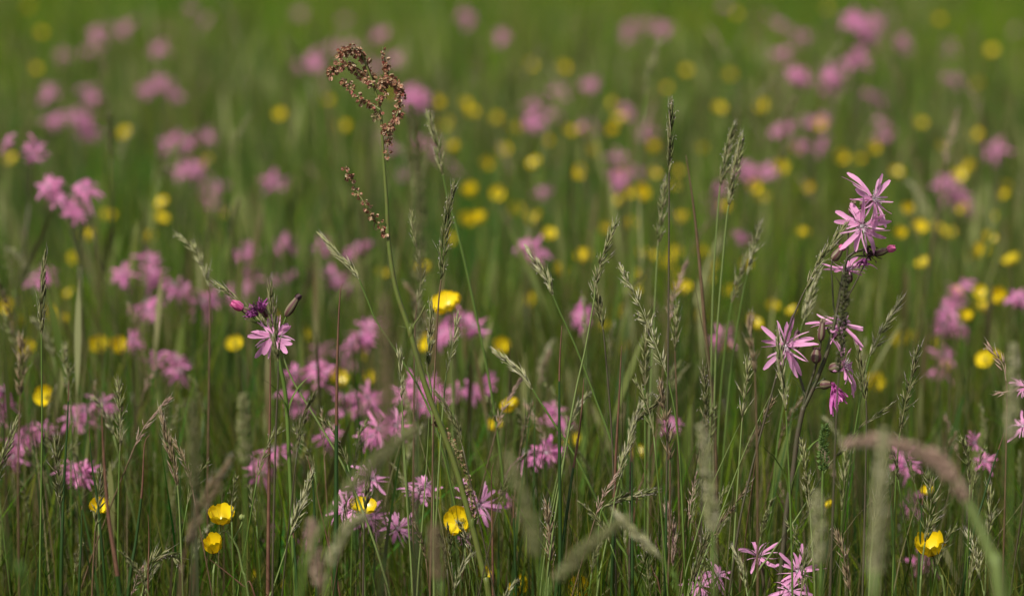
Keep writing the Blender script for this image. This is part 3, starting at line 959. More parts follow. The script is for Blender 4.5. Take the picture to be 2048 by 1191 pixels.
PINK = [
    ([(192, 66), (205, 82), (245, 62), (260, 50), (128, 108), (175, 102)],), ([(315, 98)],), ([(100, 182), (92, 200), (172, 178), (185, 200)],), ([(150, 232), (168, 242), (178, 262), (105, 238)],), ([(296, 176), (320, 164), (348, 190)],),
    ([(385, 20), (410, 44)],), ([(338, 290), (350, 272), (375, 280)],), ([(412, 268)],), ([(362, 342), (392, 338)],), ([(430, 370), (425, 410)],), ([(548, 366)],),
    ([(15, 284), (62, 312), (75, 300)], 3.3), ([(98, 372), (108, 386), (160, 372), (172, 380), (150, 420), (154, 432)], 3.2),
    ([(604, 130), (636, 128), (625, 118)],), ([(664, 95), (700, 90), (755, 72), (770, 66)],), ([(745, 132), (790, 115)],), ([(835, 196), (848, 206), (822, 190)], 4.6), ([(765, 285), (780, 300), (800, 350)],), ([(852, 280), (856, 300), (910, 342)],),
    ([(932, 28), (938, 46)],), ([(1005, 76)],), ([(1256, 68), (1258, 48), (1292, 46), (1330, 58), (1318, 50)],), ([(1120, 185), (1070, 205)],), ([(1180, 170)],), ([(1108, 232), (1065, 240), (1180, 250)],), ([(1258, 228), (1290, 264)],),
    ([(1238, 318), (1236, 345), (1272, 340), (1240, 368)],), ([(1090, 385)],),
    ([(1700, 38), (1722, 48), (1712, 34), (1752, 36), (1764, 44)], 4.9), ([(1738, 78), (1712, 112), (1698, 124), (1722, 120)], 4.9), ([(1800, 76), (1812, 96)],), ([(1590, 148), (1606, 162), (1598, 158)], 5.0), ([(1660, 145), (1668, 165), (1660, 178)], 5.0), ([(1560, 48), (1588, 68), (1612, 75)],), ([(1555, 110), (1575, 105)],),
    ([(1750, 190), (1758, 210)],), ([(1764, 250), (1768, 272)],), ([(1566, 258)],), ([(1622, 245), (1645, 242)],), ([(1605, 288), (1642, 292)],), ([(1898, 100)],), ([(1908, 156)],), ([(1990, 300)],),
    ([(1888, 358), (1896, 372), (1915, 395), (1925, 408), (1944, 416)], 4.2), ([(1490, 340), (1500, 352), (1538, 346)],), ([(1440, 376), (1430, 414)],), ([(1486, 472)], 3.7), ([(1055, 492), (1068, 504), (1058, 508)], 3.4),
    ([(1163, 628), (1164, 645)], 3.2), ([(1446, 672), (1442, 688)], 3.2), ([(1926, 572), (1916, 588), (1898, 606), (1892, 618)], 3.4), ([(1885, 652), (1905, 660), (1922, 656)], 3.3), ([(1888, 712), (1882, 742)], 3.3), ([(2034, 594), (2042, 602)], 3.2),
    ([(500, 500), (482, 508), (566, 482), (552, 492), (580, 496)], 3.7), ([(500, 546), (488, 575), (540, 560), (592, 545)], 3.7), ([(645, 495), (716, 500)],), ([(700, 575), (668, 560)],),
    ([(245, 548), (248, 566), (298, 520), (304, 546), (310, 560)], 3.3), ([(294, 608), (297, 622)], 3.2), ([(345, 572), (362, 582), (425, 600), (405, 606)], 3.3), ([(266, 680)], 3.1), ([(78, 560), (95, 548)], 3.4),
    ([(705, 690), (722, 672), (742, 660), (738, 684)], 3.15), ([(312, 718), (352, 722), (356, 745)], 3.1), ([(590, 745), (632, 735), (652, 748), (640, 765)], 3.0), ([(575, 790), (600, 812)], 3.0),
    ([(685, 795), (705, 810), (735, 795), (742, 806)], 3.0), ([(660, 866), (655, 880)], 2.9), ([(925, 640), (946, 655), (885, 665), (905, 668)], 3.05), ([(812, 785), (835, 775), (850, 800), (868, 780), (840, 812)], 2.95),
    ([(920, 778), (945, 785), (975, 770)], 3.0), ([(1108, 822), (1120, 832)], 2.95), ([(740, 872), (758, 858), (790, 852)], 2.8), ([(4, 782), (8, 810), (0, 835)], 2.85), ([(165, 822), (150, 842), (205, 808)], 2.95),
    ([(85, 862), (68, 872), (36, 890), (28, 912), (48, 882)], 2.85), ([(145, 935), (168, 944), (160, 950)], 2.75), ([(548, 902), (530, 936), (522, 945)], 2.85), ([(1092, 905), (1104, 908), (1052, 912)], 2.75),
    ([(610, 1070), (640, 1095), (655, 1120), (600, 1110)], 2.9), ([(560, 1060)], 2.9), ([(1310, 1070), (1340, 1100)], 2.9), ([(1376, 1072), (1390, 1085)], 2.95), ([(1810, 930), (1806, 918)], 2.8), ([(1340, 852)], 2.9), ([(1025, 1010)], 2.8),
    ([(1946, 885)], 2.75, .6), ([(1970, 922)], 2.75, .6), ([(700, 730), (640, 700)], 3.4), ([(470, 600), (440, 590)], 3.5), ([(1820, 1005)], 2.9), ([(1845, 1125)], 2.8), ([(220, 60), (330, 60)], 8.0), ([(600, 30), (690, 40)], 8.4), ([(1450, 10), (1540, 30)], 8.0), ([(2030, 60)], 8.0)]
for it in PINK:
    far_robin(*it)


# nearly sharp ones low in the frame, with petals of their own
def near_robin(label, d, flowers, stem, mat='pink'):
    S = [at(x, y, d) for x, y in stem]
    root = to_ground(S[-2], S[-1], .05)
    rt = empty('ragged_robin', root)
    C = smooth_curve(S + [root], 5)
    sm = MB().tube(C, 1.3 * MM, 6)
    for i, (x, y, fv, sz, *_) in enumerate(flowers):
        p = at(x, y, d - .006 * (i % 3))
        q = p - facing(fv) * 9 * MM * sz
        sm.tube(smooth_curve([S[0], S[0].lerp(q, .6), q], 4), .7 * MM, 5)
    sm.build('stem', ['stem_dark'], rt, root)
    for i, (x, y, fv, sz, *rest) in enumerate(flowers):
        robin_flower(rt, at(x, y, d - .006 * (i % 3)) - root, facing(fv), int(x), sz, .2, .35, mat)
    tag(rt, label, 'ragged robin', 'ragged robins')


near_robin('low pink ragged robin opening upward beside dark stems near the lower edge', 2.53, [(1515, 1112, (.1, .35, .9), 1.0)], [(1520, 1135), (1530, 1191)])
near_robin('low pink ragged robin crossed by a thin grass head at the lower edge', 2.5, [(1594, 1142, (.35, .75, .5), 1.0), (1580, 1180, (-.1, .6, .6), .9)], [(1592, 1185), (1595, 1230)])
near_robin('pink petals spreading round a yellow buttercup low beside the rush', 2.66, [(742, 958, (.4, .6, .6), .95), (712, 985, (-.3, .5, .8), .9), (690, 1018, (-.4, .6, .5), .95), (738, 1036, (.3, .7, .4), .95)], [(720, 1060), (722, 1191)])
near_robin('pink flower peeping out behind the buttercup on the sorrel stem', 2.64, [(957, 1008, (.35, .9, .2), 1.15), (930, 1075, (.1, .6, -.2), .5)], [(950, 1060), (955, 1191)])
near_robin('pale pink flowers hanging among thin stems left of the lower sorrel', 2.66, [(838, 985, (.2, .7, .5), .95), (795, 1055, (.1, .9, .3), .95), (850, 970, (.5, .5, .5), .7)], [(822, 1085), (825, 1191)])
near_robin('bright pink flower half out of frame at the lower edge by brown grass', 2.6, [(1402, 1172, (.1, .5, .8), .95), (1436, 1150, (.3, .6, .6), .8)], [(1415, 1200), (1415, 1240)])
near_robin('faded pink flowers at the edge beside a pinkish grass head', 2.62, [(2052, 775, (-.2, .6, .6), .8), (2046, 852, (-.3, .5, .6), .8)], [(2060, 900), (2065, 1191)])

# ------------------------------------------------------------------ grass stalks one can point to
G = grass_stalk
G('tall dark upright grass head on a thin dark stem', 2.5, [(1342, 213), (1341, 260), (1338, 345)], [(1338, 400), (1337, 600), (1334, 900), (1330, 1191)], 'head_dark', 'vernal', 3.2, 'stem_dark', anth=.25)
G('soft grass head, left one of the leaning pair', 2.66, [(1466, 258), (1454, 310), (1440, 372)], [(1436, 420), (1425, 600), (1420, 900)], 'head_green', 'vernal', 4.2, anth=.25)
G('soft grass head, right one of the leaning pair', 2.62, [(1483, 280), (1472, 335), (1457, 412)], [(1450, 470), (1432, 700), (1425, 1000)], 'head_green', 'vernal', 4.4, anth=.25)
G('pale fuzzy grass head below the tall dark one', 2.68, [(1332, 372), (1324, 420), (1315, 492)], [(1312, 560), (1300, 800), (1295, 1100)], 'head_green', 'loose', 4.6, anth=.3)
G('crisp dark grass head with white hairs near the sorrel stem', 2.5, [(906, 376), (897, 420), (889, 480), (882, 560)], [(876, 620), (868, 780), (864, 1000), (860, 1191)], 'head_dark', 'vernal', 4.6, 'stem_brown', anth=.3)
G('blurred green grass head hanging beside the sorrel clusters', 2.68, [(858, 232), (872, 280), (886, 350)], [(898, 410), (912, 452), (948, 610), (985, 800), (1010, 1000)], 'head_green', 'vernal', 4.2, 'stem_green', .7)
G('drooping pale grass head pointing up left beside the sorrel stem', 2.56, [(645, 474), (672, 505), (700, 532), (718, 558)], [(735, 600), (753, 642), (800, 715), (845, 790), (890, 920)], 'head_pale', 'vernal', 3.6, 'stem_green', anth=.05)
G('drooping pale grass head near the pink ball of flowers', 2.58, [(1055, 500), (1076, 530), (1094, 560), (1106, 590)], [(1118, 620), (1150, 690), (1192, 800), (1240, 950)], 'head_pale', 'vernal', 4.0, 'stem_green')
G('drooping pale grass head low among yellow flowers beside crossing stems', 2.54, [(994, 705), (1018, 725), (1045, 750), (1065, 778)], [(1079, 801), (1120, 865), (1160, 930), (1225, 1066), (1275, 1160)], 'head_pale', 'vernal', 3.4, 'stem_green', .7)
G('crisp open grass head with forked spikelets at its base', 2.5, [(1229, 450), (1215, 490), (1200, 530), (1190, 575)], [(1188, 600), (1170, 700), (1148, 800), (1115, 1000), (1090, 1191)], 'head_green', 'loose', 4.6, 'stem_pale', anth=.12)
G('dark grass head tucked under the crisp forked one', 2.52, [(1190, 575), (1198, 610), (1206, 658)], [(1212, 720), (1225, 900), (1232, 1191)], 'head_dark', 'vernal', 4.0, 'stem_dark')
G('large pale fuzzy grass head leaning over rushes', 2.5, [(1244, 540), (1268, 585), (1293, 640), (1312, 690), (1331, 742)], [(1340, 775), (1352, 840), (1362, 960), (1370, 1191)], 'head_pale', 'loose', 6.2, 'stem_green', anth=.3, sl=9 * MM, dens=1.2)
G('blurred pale grass head beside two orange buttercups', 2.7, [(1516, 455), (1506, 500), (1494, 550)], [(1480, 620), (1460, 760), (1440, 1000)], 'head_pale', 'loose', 4.2, 'stem_green')
G('blurred pale grass head next to its twin', 2.72, [(1492, 515), (1476, 560), (1463, 605)], [(1452, 680), (1440, 800), (1430, 1000)], 'head_green', 'loose', 4.4, 'stem_green')
G('dark leaning grass head with white hairs against the tall robin', 2.48, [(1690, 452), (1668, 485), (1640, 525), (1611, 578)], [(1598, 606), (1575, 665), (1545, 780), (1500, 950), (1470, 1100)], 'head_green', 'vernal', 4.6, 'stem_dark', anth=.35)
G('soft pale grass head behind the leaning dark one', 2.66, [(1640, 540), (1622, 590), (1604, 650)], [(1592, 700), (1560, 850), (1540, 1050)], 'head_pale', 'vernal', 4.4, 'stem_green')
G('pale grass head leaning away from the tall robin', 2.56, [(1798, 604), (1778, 640), (1757, 675), (1740, 712)], [(1732, 745), (1715, 830), (1690, 1000)], 'head_pale', 'loose', 5.0, 'stem_green')
G('dark blurred grass spike standing before the tall robin', 2.36, [(1692, 545), (1689, 600), (1684, 660), (1678, 745)], [(1674, 800), (1668, 950), (1660, 1191)], 'spike_dark', 'dense', 2.1, 'stem_dark', anth=.0, awn=.1)
G('knotty dark grass head standing clear of the tall robin', 2.52, [(1836, 700), (1825, 750), (1812, 800), (1800, 865)], [(1796, 900), (1790, 1000), (1785, 1191)], 'head_dark', 'loose', 4.8, 'stem_green', anth=.12)
G('small bristly grass head in the gap before the tall robin', 2.5, [(1497, 722), (1492, 770), (1484, 842)], [(1480, 900), (1470, 1050), (1462, 1191)], 'head_green', 'loose', 4.6, 'stem_pale', anth=.3)
G('green grass head rising over the big open robin flower', 2.44, [(1556, 672), (1560, 720), (1568, 780), (1572, 822)], [(1574, 860), (1580, 1000), (1585, 1191)], 'head_green', 'vernal', 3.6, 'stem_green', anth=.3)
G('dark bristly grass head beside the wilted magenta bloom', 2.5, [(1716, 700), (1722, 735), (1728, 775), (1732, 800)], [(1733, 850), (1730, 1000), (1725, 1191)], 'head_dark', 'vernal', 4.2, 'stem_dark')
G('stiff bright green spike like a tiny cob', 2.5, [(1650, 848), (1648, 890), (1646, 940)], [(1644, 1000), (1643, 1100), (1640, 1191)], 'head_lime', 'dense', 4.2, 'stem_green', 1.0, anth=0, awn=0)
G('bristly grass head beside a bright green spike', 2.5, [(1603, 888), (1610, 930), (1616, 975), (1620, 1020)], [(1622, 1050), (1626, 1120), (1630, 1191)], 'head_green', 'loose', 5.0, 'stem_pale', awn=.6)
G('fanned sharp grass head crossing a yellow buttercup', 2.46, [(1858, 955), (1862, 1000), (1858, 1040), (1850, 1085)], [(1846, 1110), (1842, 1150), (1840, 1191)], 'head_green', 'loose', 7.0, 'stem_pale', awn=.8, sl=10 * MM, sw=1.4 * MM)
G('slim green grass head beside a pale blurred stalk', 2.5, [(1772, 915), (1764, 960), (1756, 1010), (1746, 1075)], [(1742, 1110), (1738, 1191)], 'head_green', 'vernal', 4.2, 'stem_pale')
G('pointed grass head low near the pink arch', 2.5, [(1938, 1072), (1950, 1105), (1962, 1160)], [(1966, 1180), (1970, 1220)], 'head_pale', 'loose', 4.2, 'stem_pale', awn=.6)
G('dark green grass spike with thin stem near the left edge', 2.52, [(90, 512), (86, 560), (84, 610), (83, 668)], [(83, 720), (84, 850), (82, 1000), (80, 1191)], 'head_dark', 'vernal', 3.4, 'stem_green', anth=.06)
G('sharp grass head slanting behind pink robin buds', 2.512, [(436, 571), (462, 590), (492, 618), (520, 645), (545, 665)], [(562, 700), (585, 760), (640, 850), (700, 960), (772, 1160)], 'head_green', 'loose', 4.4, 'stem_pale', .6, anth=.15, awn=.6)
G('dark grass head crossing the open pink flower', 2.42, [(541, 574), (544, 620), (550, 670), (556, 722)], [(556, 760), (552, 850), (548, 1000), (545, 1191)], 'head_dark', 'vernal', 4.0, 'stem_dark', anth=.03)
G('cream drooping grass head standing low among rushes', 2.5, [(622, 950), (612, 985), (598, 1020), (580, 1072)], [(568, 1110), (545, 1180), (535, 1220)], 'head_pale', 'vernal', 4.8, 'stem_pale', anth=.2)
G('slim golden grass head leaning below the blurred pink flowers', 2.5, [(322, 828), (332, 870), (343, 915), (355, 970)], [(358, 1010), (362, 1090), (366, 1191)], 'head_brown', 'vernal', 4.2, 'stem_pale')
G('short dark bristly grass head beside a rush', 2.5, [(113, 885), (116, 935), (120, 1012)], [(122, 1060), (124, 1191)], 'head_dark', 'loose', 5.0, 'stem_dark', awn=.5)
G('dark grass head before an orange buttercup', 2.5, [(204, 945), (198, 990), (190, 1060)], [(188, 1100), (184, 1191)], 'head_dark', 'loose', 4.6, 'stem_brown', awn=.5)
G('brown blurred grass head leaning over the cup-shaped buttercup', 2.1, [(455, 928), (425, 975), (400, 1025), (372, 1095)], [(365, 1130), (360, 1191)], 'head_brown', 'vernal', 5.4, 'stem_brown', .8, anth=.06)
G('grass head cut by the frame edge beside pink flowers', 2.46, [(33, 843), (18, 885), (0, 930), (-14, 975)], [(-20, 1010), (-26, 1191)], 'head_green', 'vernal', 4.6, 'stem_green')
G('dark hooked grass head bending over a pale one', 2.5, [(1316, 798), (1300, 818), (1280, 830), (1266, 848)], [(1262, 880), (1260, 1000), (1258, 1191)], 'head_dark', 'vernal', 3.4, 'stem_dark')
G('pale slender grass head below the dark hooked one', 2.49, [(1268, 850), (1258, 885), (1246, 920), (1239, 958)], [(1232, 985), (1222, 1040), (1205, 1120), (1194, 1191)], 'head_pale', 'vernal', 3.2, 'stem_pale')
G('ragged brown grass head standing by a reddish stalk', 2.5, [(1322, 770), (1328, 820), (1334, 870), (1340, 925)], [(1340, 980), (1338, 1100), (1335, 1191)], 'head_brown', 'loose', 5.4, 'stem_brown', anth=.15)
G('grass head lying almost level with a pink fluffy tip', 2.5, [(1304, 983), (1280, 988), (1245, 996), (1208, 1012)], [(1200, 1030), (1196, 1090), (1195, 1191)], 'head_green', 'vernal', 4.2, 'stem_green', anth=.35)
G('shaggy brown grass head with cream anthers low in the middle', 2.5, [(1094, 1012), (1098, 1050), (1102, 1085), (1100, 1130)], [(1098, 1150), (1095, 1200)], 'head_brown', 'loose', 4.6, 'stem_pale', anth=.6, awn=.5)
G('withered grass head with hanging anthers leaning by pale blurred grass', 2.5, [(1492, 972), (1468, 1010), (1438, 1050), (1402, 1090)], [(1392, 1120), (1375, 1191)], 'head_brown', 'loose', 3.8, 'stem_pale', anth=.6, awn=.5, dens=.6)
G('thin faint grass head left of the crisp dark one', 2.62, [(824, 432), (832, 490), (842, 550), (834, 608)], [(830, 660), (828, 800), (826, 1100)], 'head_green', 'loose', 3.4, 'stem_brown', dens=.7)
G('narrow grass head beside the lower sorrel stem', 2.52, [(864, 615), (862, 660), (858, 700), (854, 742)], [(862, 780), (866, 900), (868, 1191)], 'head_green', 'loose', 3.8, 'stem_pale', .7, anth=.3)
G('feathery pale grass head just off the lower sorrel stem', 2.54, [(916, 635), (908, 672), (902, 705), (893, 745)], [(888, 790), (880, 900), (870, 1100)], 'head_pale', 'loose', 4.2, 'stem_pale', anth=.4, dens=.8)
G('short pale grass head above long thin stems', 2.54, [(798, 712), (801, 745), (804, 800)], [(806, 850), (812, 960), (825, 1191)], 'head_pale', 'loose', 4.0, 'stem_pale', anth=.3, dens=.8)
G('arching grass head bowed to the ground near the buttercup bud', 2.5, [(356, 1128), (342, 1108), (318, 1112), (300, 1132), (288, 1165)], [(284, 1191), (282, 1220)], 'head_green', 'vernal', 4.6, 'stem_pale', anth=.3)
G('short black-brown grass head against pink petals', 2.48, [(737, 945), (734, 980), (730, 1022)], [(728, 1060), (726, 1191)], 'head_dark', 'vernal', 3.2, 'stem_dark', anth=.05, awn=.4)
G('pink tinted grass head at the frame edge', 2.54, [(1978, 694), (1992, 712), (2006, 730), (2012, 760)], [(2014, 800), (2010, 1000)], 'head_pink', 'loose', 5.2, 'stem_brown', dens=.8)
G('fluffy pink tinted grass head low at the frame edge', 2.54, [(2000, 786), (2020, 782), (2040, 772)], [(2060, 800), (2064, 1000)], 'head_pink', 'loose', 4.8, 'stem_brown', dens=.8)
G('bowed blurred grass head above pink flower blobs', 2.72, [(360, 474), (385, 496), (405, 530), (418, 572)], [(420, 620), (418, 760), (415, 1000)], 'head_pale', 'loose', 3.8, 'stem_brown')
G('narrow grass head between pale stems', 2.62, [(1354, 618), (1352, 660), (1350, 702)], [(1352, 760), (1356, 900), (1360, 1191)], 'head_green', 'loose', 3.8, 'stem_brown')
G('soft green grass head before the yellow blur', 2.6, [(1296, 650), (1292, 700), (1290, 770)], [(1290, 830), (1290, 1000)], 'head_green', 'loose', 4.4, 'stem_green')
G('long sloping grass head on an arched thin stalk', 2.52, [(1778, 812), (1750, 832), (1718, 858), (1690, 892), (1660, 925)], [(1640, 960), (1590, 1040), (1540, 1110), (1500, 1180)], 'head_green', 'loose', 3.2, 'stem_pale', dens=.45, awn=.4)
G('soft grass tip behind the sloping grass stalk', 2.6, [(1694, 905), (1690, 950), (1684, 1020)], [(1682, 1080), (1680, 1191)], 'head_green', 'loose', 5.0, 'stem_green')
G('low bristly grass head by the lower pink robin', 2.46, [(1612, 1110), (1606, 1140), (1602, 1185)], [(1600, 1205), (1598, 1230)], 'head_green', 'loose', 4.4, 'stem_pale', awn=.5)
G('dark bristly head low beside a red stalk', 2.48, [(1288, 1085), (1294, 1130), (1300, 1185)], [(1302, 1200), (1304, 1230)], 'head_dark', 'loose', 5.6, 'stem_brown', awn=.6)
G('pinkish dense grass head low beside a rush', 2.6, [(1336, 1018), (1342, 1060), (1346, 1130)], [(1346, 1170), (1346, 1200)], 'head_pink', 'vernal', 4.8, 'stem_green')
G('dark bristly head crossing the lower thin stems', 2.46, [(1415, 1075), (1400, 1110), (1384, 1165)], [(1378, 1191), (1374, 1220)], 'head_dark', 'loose', 4.6, 'stem_pale', awn=.7)
G('bristly grass head among low blades near the pink arch', 2.54, [(1978, 980), (1982, 1020), (1976, 1070)], [(1972, 1120), (1970, 1191)], 'head_green', 'loose', 4.2, 'stem_pale', awn=.7)
G('dark drooping head beside the fluffy hooked grass', 2.55, [(1408, 745), (1412, 800), (1410, 860)], [(1406, 920), (1400, 1191)], 'head_dark', 'loose', 4.2, 'stem_dark', anth=.3)
G('small dark twin-tipped head low beside the withered bent grass', 2.5, [(1675, 1070), (1688, 1110), (1700, 1180)], [(1702, 1195), (1704, 1230)], 'head_brown', 'loose', 4.2, 'stem_pale')
G('blurred brownish grass head rising left of the tall robin', 2.32, [(1500, 640), (1505, 690), (1510, 750)], [(1512, 820), (1515, 1000)], 'head_brown', 'loose', 4.2, 'stem_brown', anth=.04)
G('leafy blurred grass head above the left pink blobs', 2.75, [(128, 700), (134, 740), (140, 800)], [(142, 850), (142, 1000)], 'head_green', 'loose', 5.0, 'stem_green')
G('blurred brown grass head beside the yellow blobs at the left', 2.3, [(42, 680), (44, 730), (40, 800)], [(38, 860), (36, 1000)], 'head_brown', 'loose', 4.6, 'stem_brown', anth=.04)
G('bristly tall head between two rushes at the left', 2.58, [(236, 770), (240, 820), (240, 900)], [(238, 950), (236, 1100)], 'head_green', 'loose', 4.6, 'stem_green', anth=.05)

# out-of-focus ones between the camera and the sharp plants
G('pink grass plume arching far out of focus before the sharp flowers', 1.82, [(1688, 888), (1740, 880), (1800, 890), (1855, 912), (1900, 950), (1935, 1000)], [(1962, 1060), (1985, 1120), (2000, 1191)], 'head_pink', 'dense', 3.0, 'stem_pale', 2.4, anth=0, awn=.15, dens=2.6)
G('small pink tuft out of focus on the arching plume', 1.82, [(1862, 902), (1884, 922), (1910, 958)], [(1945, 1020), (1980, 1120), (1996, 1200)], 'head_pink', 'dense', 2.2, 'stem_pale', 1.0, anth=0, awn=0, dens=2.4)
G('pale out-of-focus grass head upright before low robins', 1.96, [(1402, 850), (1412, 920), (1420, 1000), (1426, 1060)], [(1428, 1100), (1430, 1191)], 'head_pale', 'dense', 3.1, 'stem_pale', anth=0, awn=0, dens=2.4)
G('pale out-of-focus grass head beside the dark robin stem', 1.92, [(1632, 985), (1636, 1050), (1638, 1130)], [(1640, 1160), (1642, 1200)], 'head_pale', 'dense', 3.0, 'stem_green', anth=0, awn=0, dens=2.4)
G('tall pale out-of-focus grass band under the pink plume', 1.74, [(1768, 860), (1764, 960), (1756, 1060), (1750, 1150)], [(1748, 1180), (1748, 1200)], 'head_pale', 'dense', 3.4, 'stem_pale', 1.2, anth=0, awn=0, dens=2.4)
G('olive out-of-focus grass head slanting across low pink flowers', 1.85, [(832, 856), (780, 895), (730, 945), (690, 985)], [(650, 1040), (620, 1110), (600, 1191)], 'head_green', 'dense', 3.0, 'stem_green', 1.0, anth=0, awn=0, dens=2.4)
G('pale out-of-focus grass head bending over the low buttercup', 1.96, [(730, 1030), (700, 1050), (675, 1085), (660, 1130)], [(655, 1160), (652, 1200)], 'head_pale', 'dense', 2.4, 'stem_pale', anth=0, awn=0, dens=2.4)
G('olive out-of-focus grass head slanting low between rushes', 1.89, [(1258, 1036), (1200, 1070), (1150, 1115), (1112, 1160)], [(1095, 1191), (1090, 1210)], 'head_green', 'dense', 2.7, 'stem_green', anth=0, awn=0, dens=2.4)
G('pale soft grass head slanting beside the level one', 2.1, [(1236, 1030), (1262, 1055), (1290, 1085), (1325, 1120)], [(1345, 1150), (1360, 1200)], 'head_pale', 'vernal', 3.4, 'stem_green', anth=0)
G('olive out-of-focus grass head leaning near the middle rushes', 1.82, [(1018, 905), (1040, 980), (1062, 1050), (1075, 1110)], [(1082, 1150), (1085, 1200)], 'head_green', 'dense', 2.7, 'stem_green', anth=0, awn=0, dens=2.4)
G('faint pale out-of-focus grass head low beside the sorrel', 1.85, [(868, 1050), (872, 1100), (878, 1160)], [(880, 1180), (880, 1200)], 'head_brown', 'dense', 3.0, 'stem_pale', anth=0, awn=0, dens=2.4)
G('dark out-of-focus grass spike standing before the sorrel stem', 1.67, [(770, 600), (772, 690), (772, 790), (768, 880)], [(766, 960), (766, 1191)], 'head_brown', 'dense', 2.1, 'stem_dark', .6, anth=0, awn=0, dens=1.4)
G('tall brown out-of-focus grass spike right of the sorrel stem', 1.96, [(822, 215), (832, 310), (840, 420), (838, 560)], [(836, 660), (834, 800), (832, 1191)], 'head_dark', 'dense', 2.4, 'stem_dark', .5, anth=0, awn=0, dens=1.4)
G('pale out-of-focus grass head above the low left rushes', 2.07, [(486, 790), (488, 850), (490, 930)], [(490, 1000), (490, 1191)], 'head_green', 'dense', 3.0, 'stem_green', anth=0, awn=0, dens=2.4)
G('dark out-of-focus grass spike behind the rush pair at the left', 1.92, [(385, 800), (388, 880), (390, 980)], [(390, 1080), (390, 1191)], 'head_dark', 'dense', 2.4, 'stem_dark', .8, anth=0, awn=0, dens=2.4)
G('olive out-of-focus plume by the right frame edge', 1.92, [(2028, 690), (2026, 790), (2022, 880)], [(2020, 960), (2018, 1191)], 'head_pale', 'dense', 2.4, 'stem_green', anth=0, awn=0, dens=1.8)
G('out-of-focus brown head low in the left middle', 1.92, [(622, 1040), (630, 1100), (640, 1170)], [(642, 1190), (642, 1200)], 'head_pink', 'dense', 2.7, 'stem_brown', anth=0, awn=0, dens=1.8)

# ------------------------------------------------------------------ rushes and bare stalks
rush('rush with a curled thread-like tip, standing alone in the middle left', 2.5, [(686, 566), (680, 590), (675, 700), (673, 850), (672, 1060), (670, 1191)], 3.2, .22)
rush('dark green rush, straight member of the crossing middle pair', 2.5, [(1124, 650), (1119, 740), (1119, 900), (1120, 1120), (1112, 1191)], 2.8, .10)
rush('dark green rush, slanting member of the crossing middle pair', 2.51, [(1168, 755), (1160, 850), (1140, 980), (1122, 1120), (1118, 1191)], 2.6, .16)
rush('dark rush with a tiny red point beside a bristly grass head', 2.5, [(138, 760), (134, 860), (127, 990), (122, 1191)], 2.6, .04)
rush('rush with a rusty upper half under the large pale grass head', 2.52, [(1243, 690), (1238, 800), (1230, 950), (1224, 1191)], 2.6, .30)
rush('dark straight rush crossing the level grass head', 2.48, [(1264, 900), (1264, 1000), (1265, 1191)], 2.6, .03)
rush('dark rush standing beside the pinkish low grass head', 2.5, [(1340, 880), (1334, 960), (1330, 1191)], 2.6, .05)
rush('reddish tipped rush, thickest at the left', 2.36, [(203, 820), (208, 920), (218, 1040), (240, 1191)], 3.6, .30)
rush('rush with a bent pale tip at the left', 2.5, [(300, 868), (289, 890), (284, 980), (272, 1080), (256, 1191)], 2.8, .14)
rush('reddish brown rush rising under the left pink flower', 2.5, [(541, 705), (540, 800), (538, 950), (536, 1191)], 2.8, .42)
rush('dark rush rising beside the cream grass head', 2.5, [(614, 910), (625, 960), (630, 1050), (634, 1191)], 3.0, .05)
rush('brown tipped rush with a hooked point right of the sorrel', 2.5, [(988, 925), (983, 950), (984, 1040), (986, 1191)], 2.2, .30)
rush('thin dark rush with a hair tip right of the sorrel', 2.5, [(1026, 990), (1028, 1050), (1032, 1191)], 2.4, .06)
rush('dark rush blade leaning at the right frame edge', 2.5, [(2008, 866), (1990, 920), (1966, 1000), (1940, 1100)], 2.4, .04)
rush('thin dark rush beside the reddish thick one', 2.52, [(178, 848), (184, 930), (196, 1010), (212, 1191)], 2.2, .05)
rush('pale tipped rush curving beside the dark low rush', 2.5, [(638, 965), (634, 985), (646, 1040), (662, 1110), (680, 1191)], 1.8, .30, 'stem_green')
rush('reddish pointed rush low near the arching grass', 2.5, [(296, 1028), (298, 1080), (296, 1191)], 2.0, .30)
rush('dark rush under the bent green spike', 2.5, [(164, 1010), (162, 1090), (158, 1191)], 2.8, .02)
rush('broad dark rush right under the cream grass head', 2.5, [(585, 1050), (590, 1110), (594, 1191)], 3.6, .04)
rush('dark stem standing beside the fanned buttercup', 2.5, [(1846, 985), (1840, 1080), (1836, 1191)], 2.6, .03)
rush('broken reddish stalk slanting below the round buttercup', 2.5, [(420, 1118), (455, 1145), (488, 1172), (510, 1191)], 2.0, .75, 'stem_brown')
rush('reddish stalk slanting low between grass heads', 2.52, [(1298, 1118), (1310, 1150), (1322, 1191)], 2.4, .6, 'stem_brown')
rush('tall brown dead stalk passing left of the tall robin', 2.66, [(1372, 310), (1388, 420), (1402, 560), (1412, 680), (1425, 790), (1432, 1000)], 3.4, .40, 'stem_brown', 'stem_brown', 'dead_stalk', 'dead stalk')
rush('pale dead stalk rising right of the large pale grass head', 2.6, [(1388, 560), (1402, 640), (1416, 720), (1424, 800), (1428, 1000)], 2.0, .40, 'straw', 'straw', 'dead_stalk', 'dead stalk')
rush('rusty dead stalk leaning behind the brown grass head', 2.7, [(1312, 860), (1300, 910), (1285, 960), (1270, 1020)], 2.0, .3, 'stem_brown', 'rush_tip', 'dead_stalk', 'dead stalk')
rush('bright green grass leaf out of focus in the lower left corner', 1.7, [(-6, 1020), (14, 1090), (38, 1150), (56, 1200)], 4.4, .02, 'leaf_bright', 'leaf_bright', 'grass_leaf', 'grass leaf')
rush('thin green stem, left one of the pair beside the sorrel', 2.5, [(800, 810), (806, 900), (816, 1040), (826, 1191)], 1.2, .02, 'stem_pale', 'stem_pale', 'bare_stem', 'grass stem')
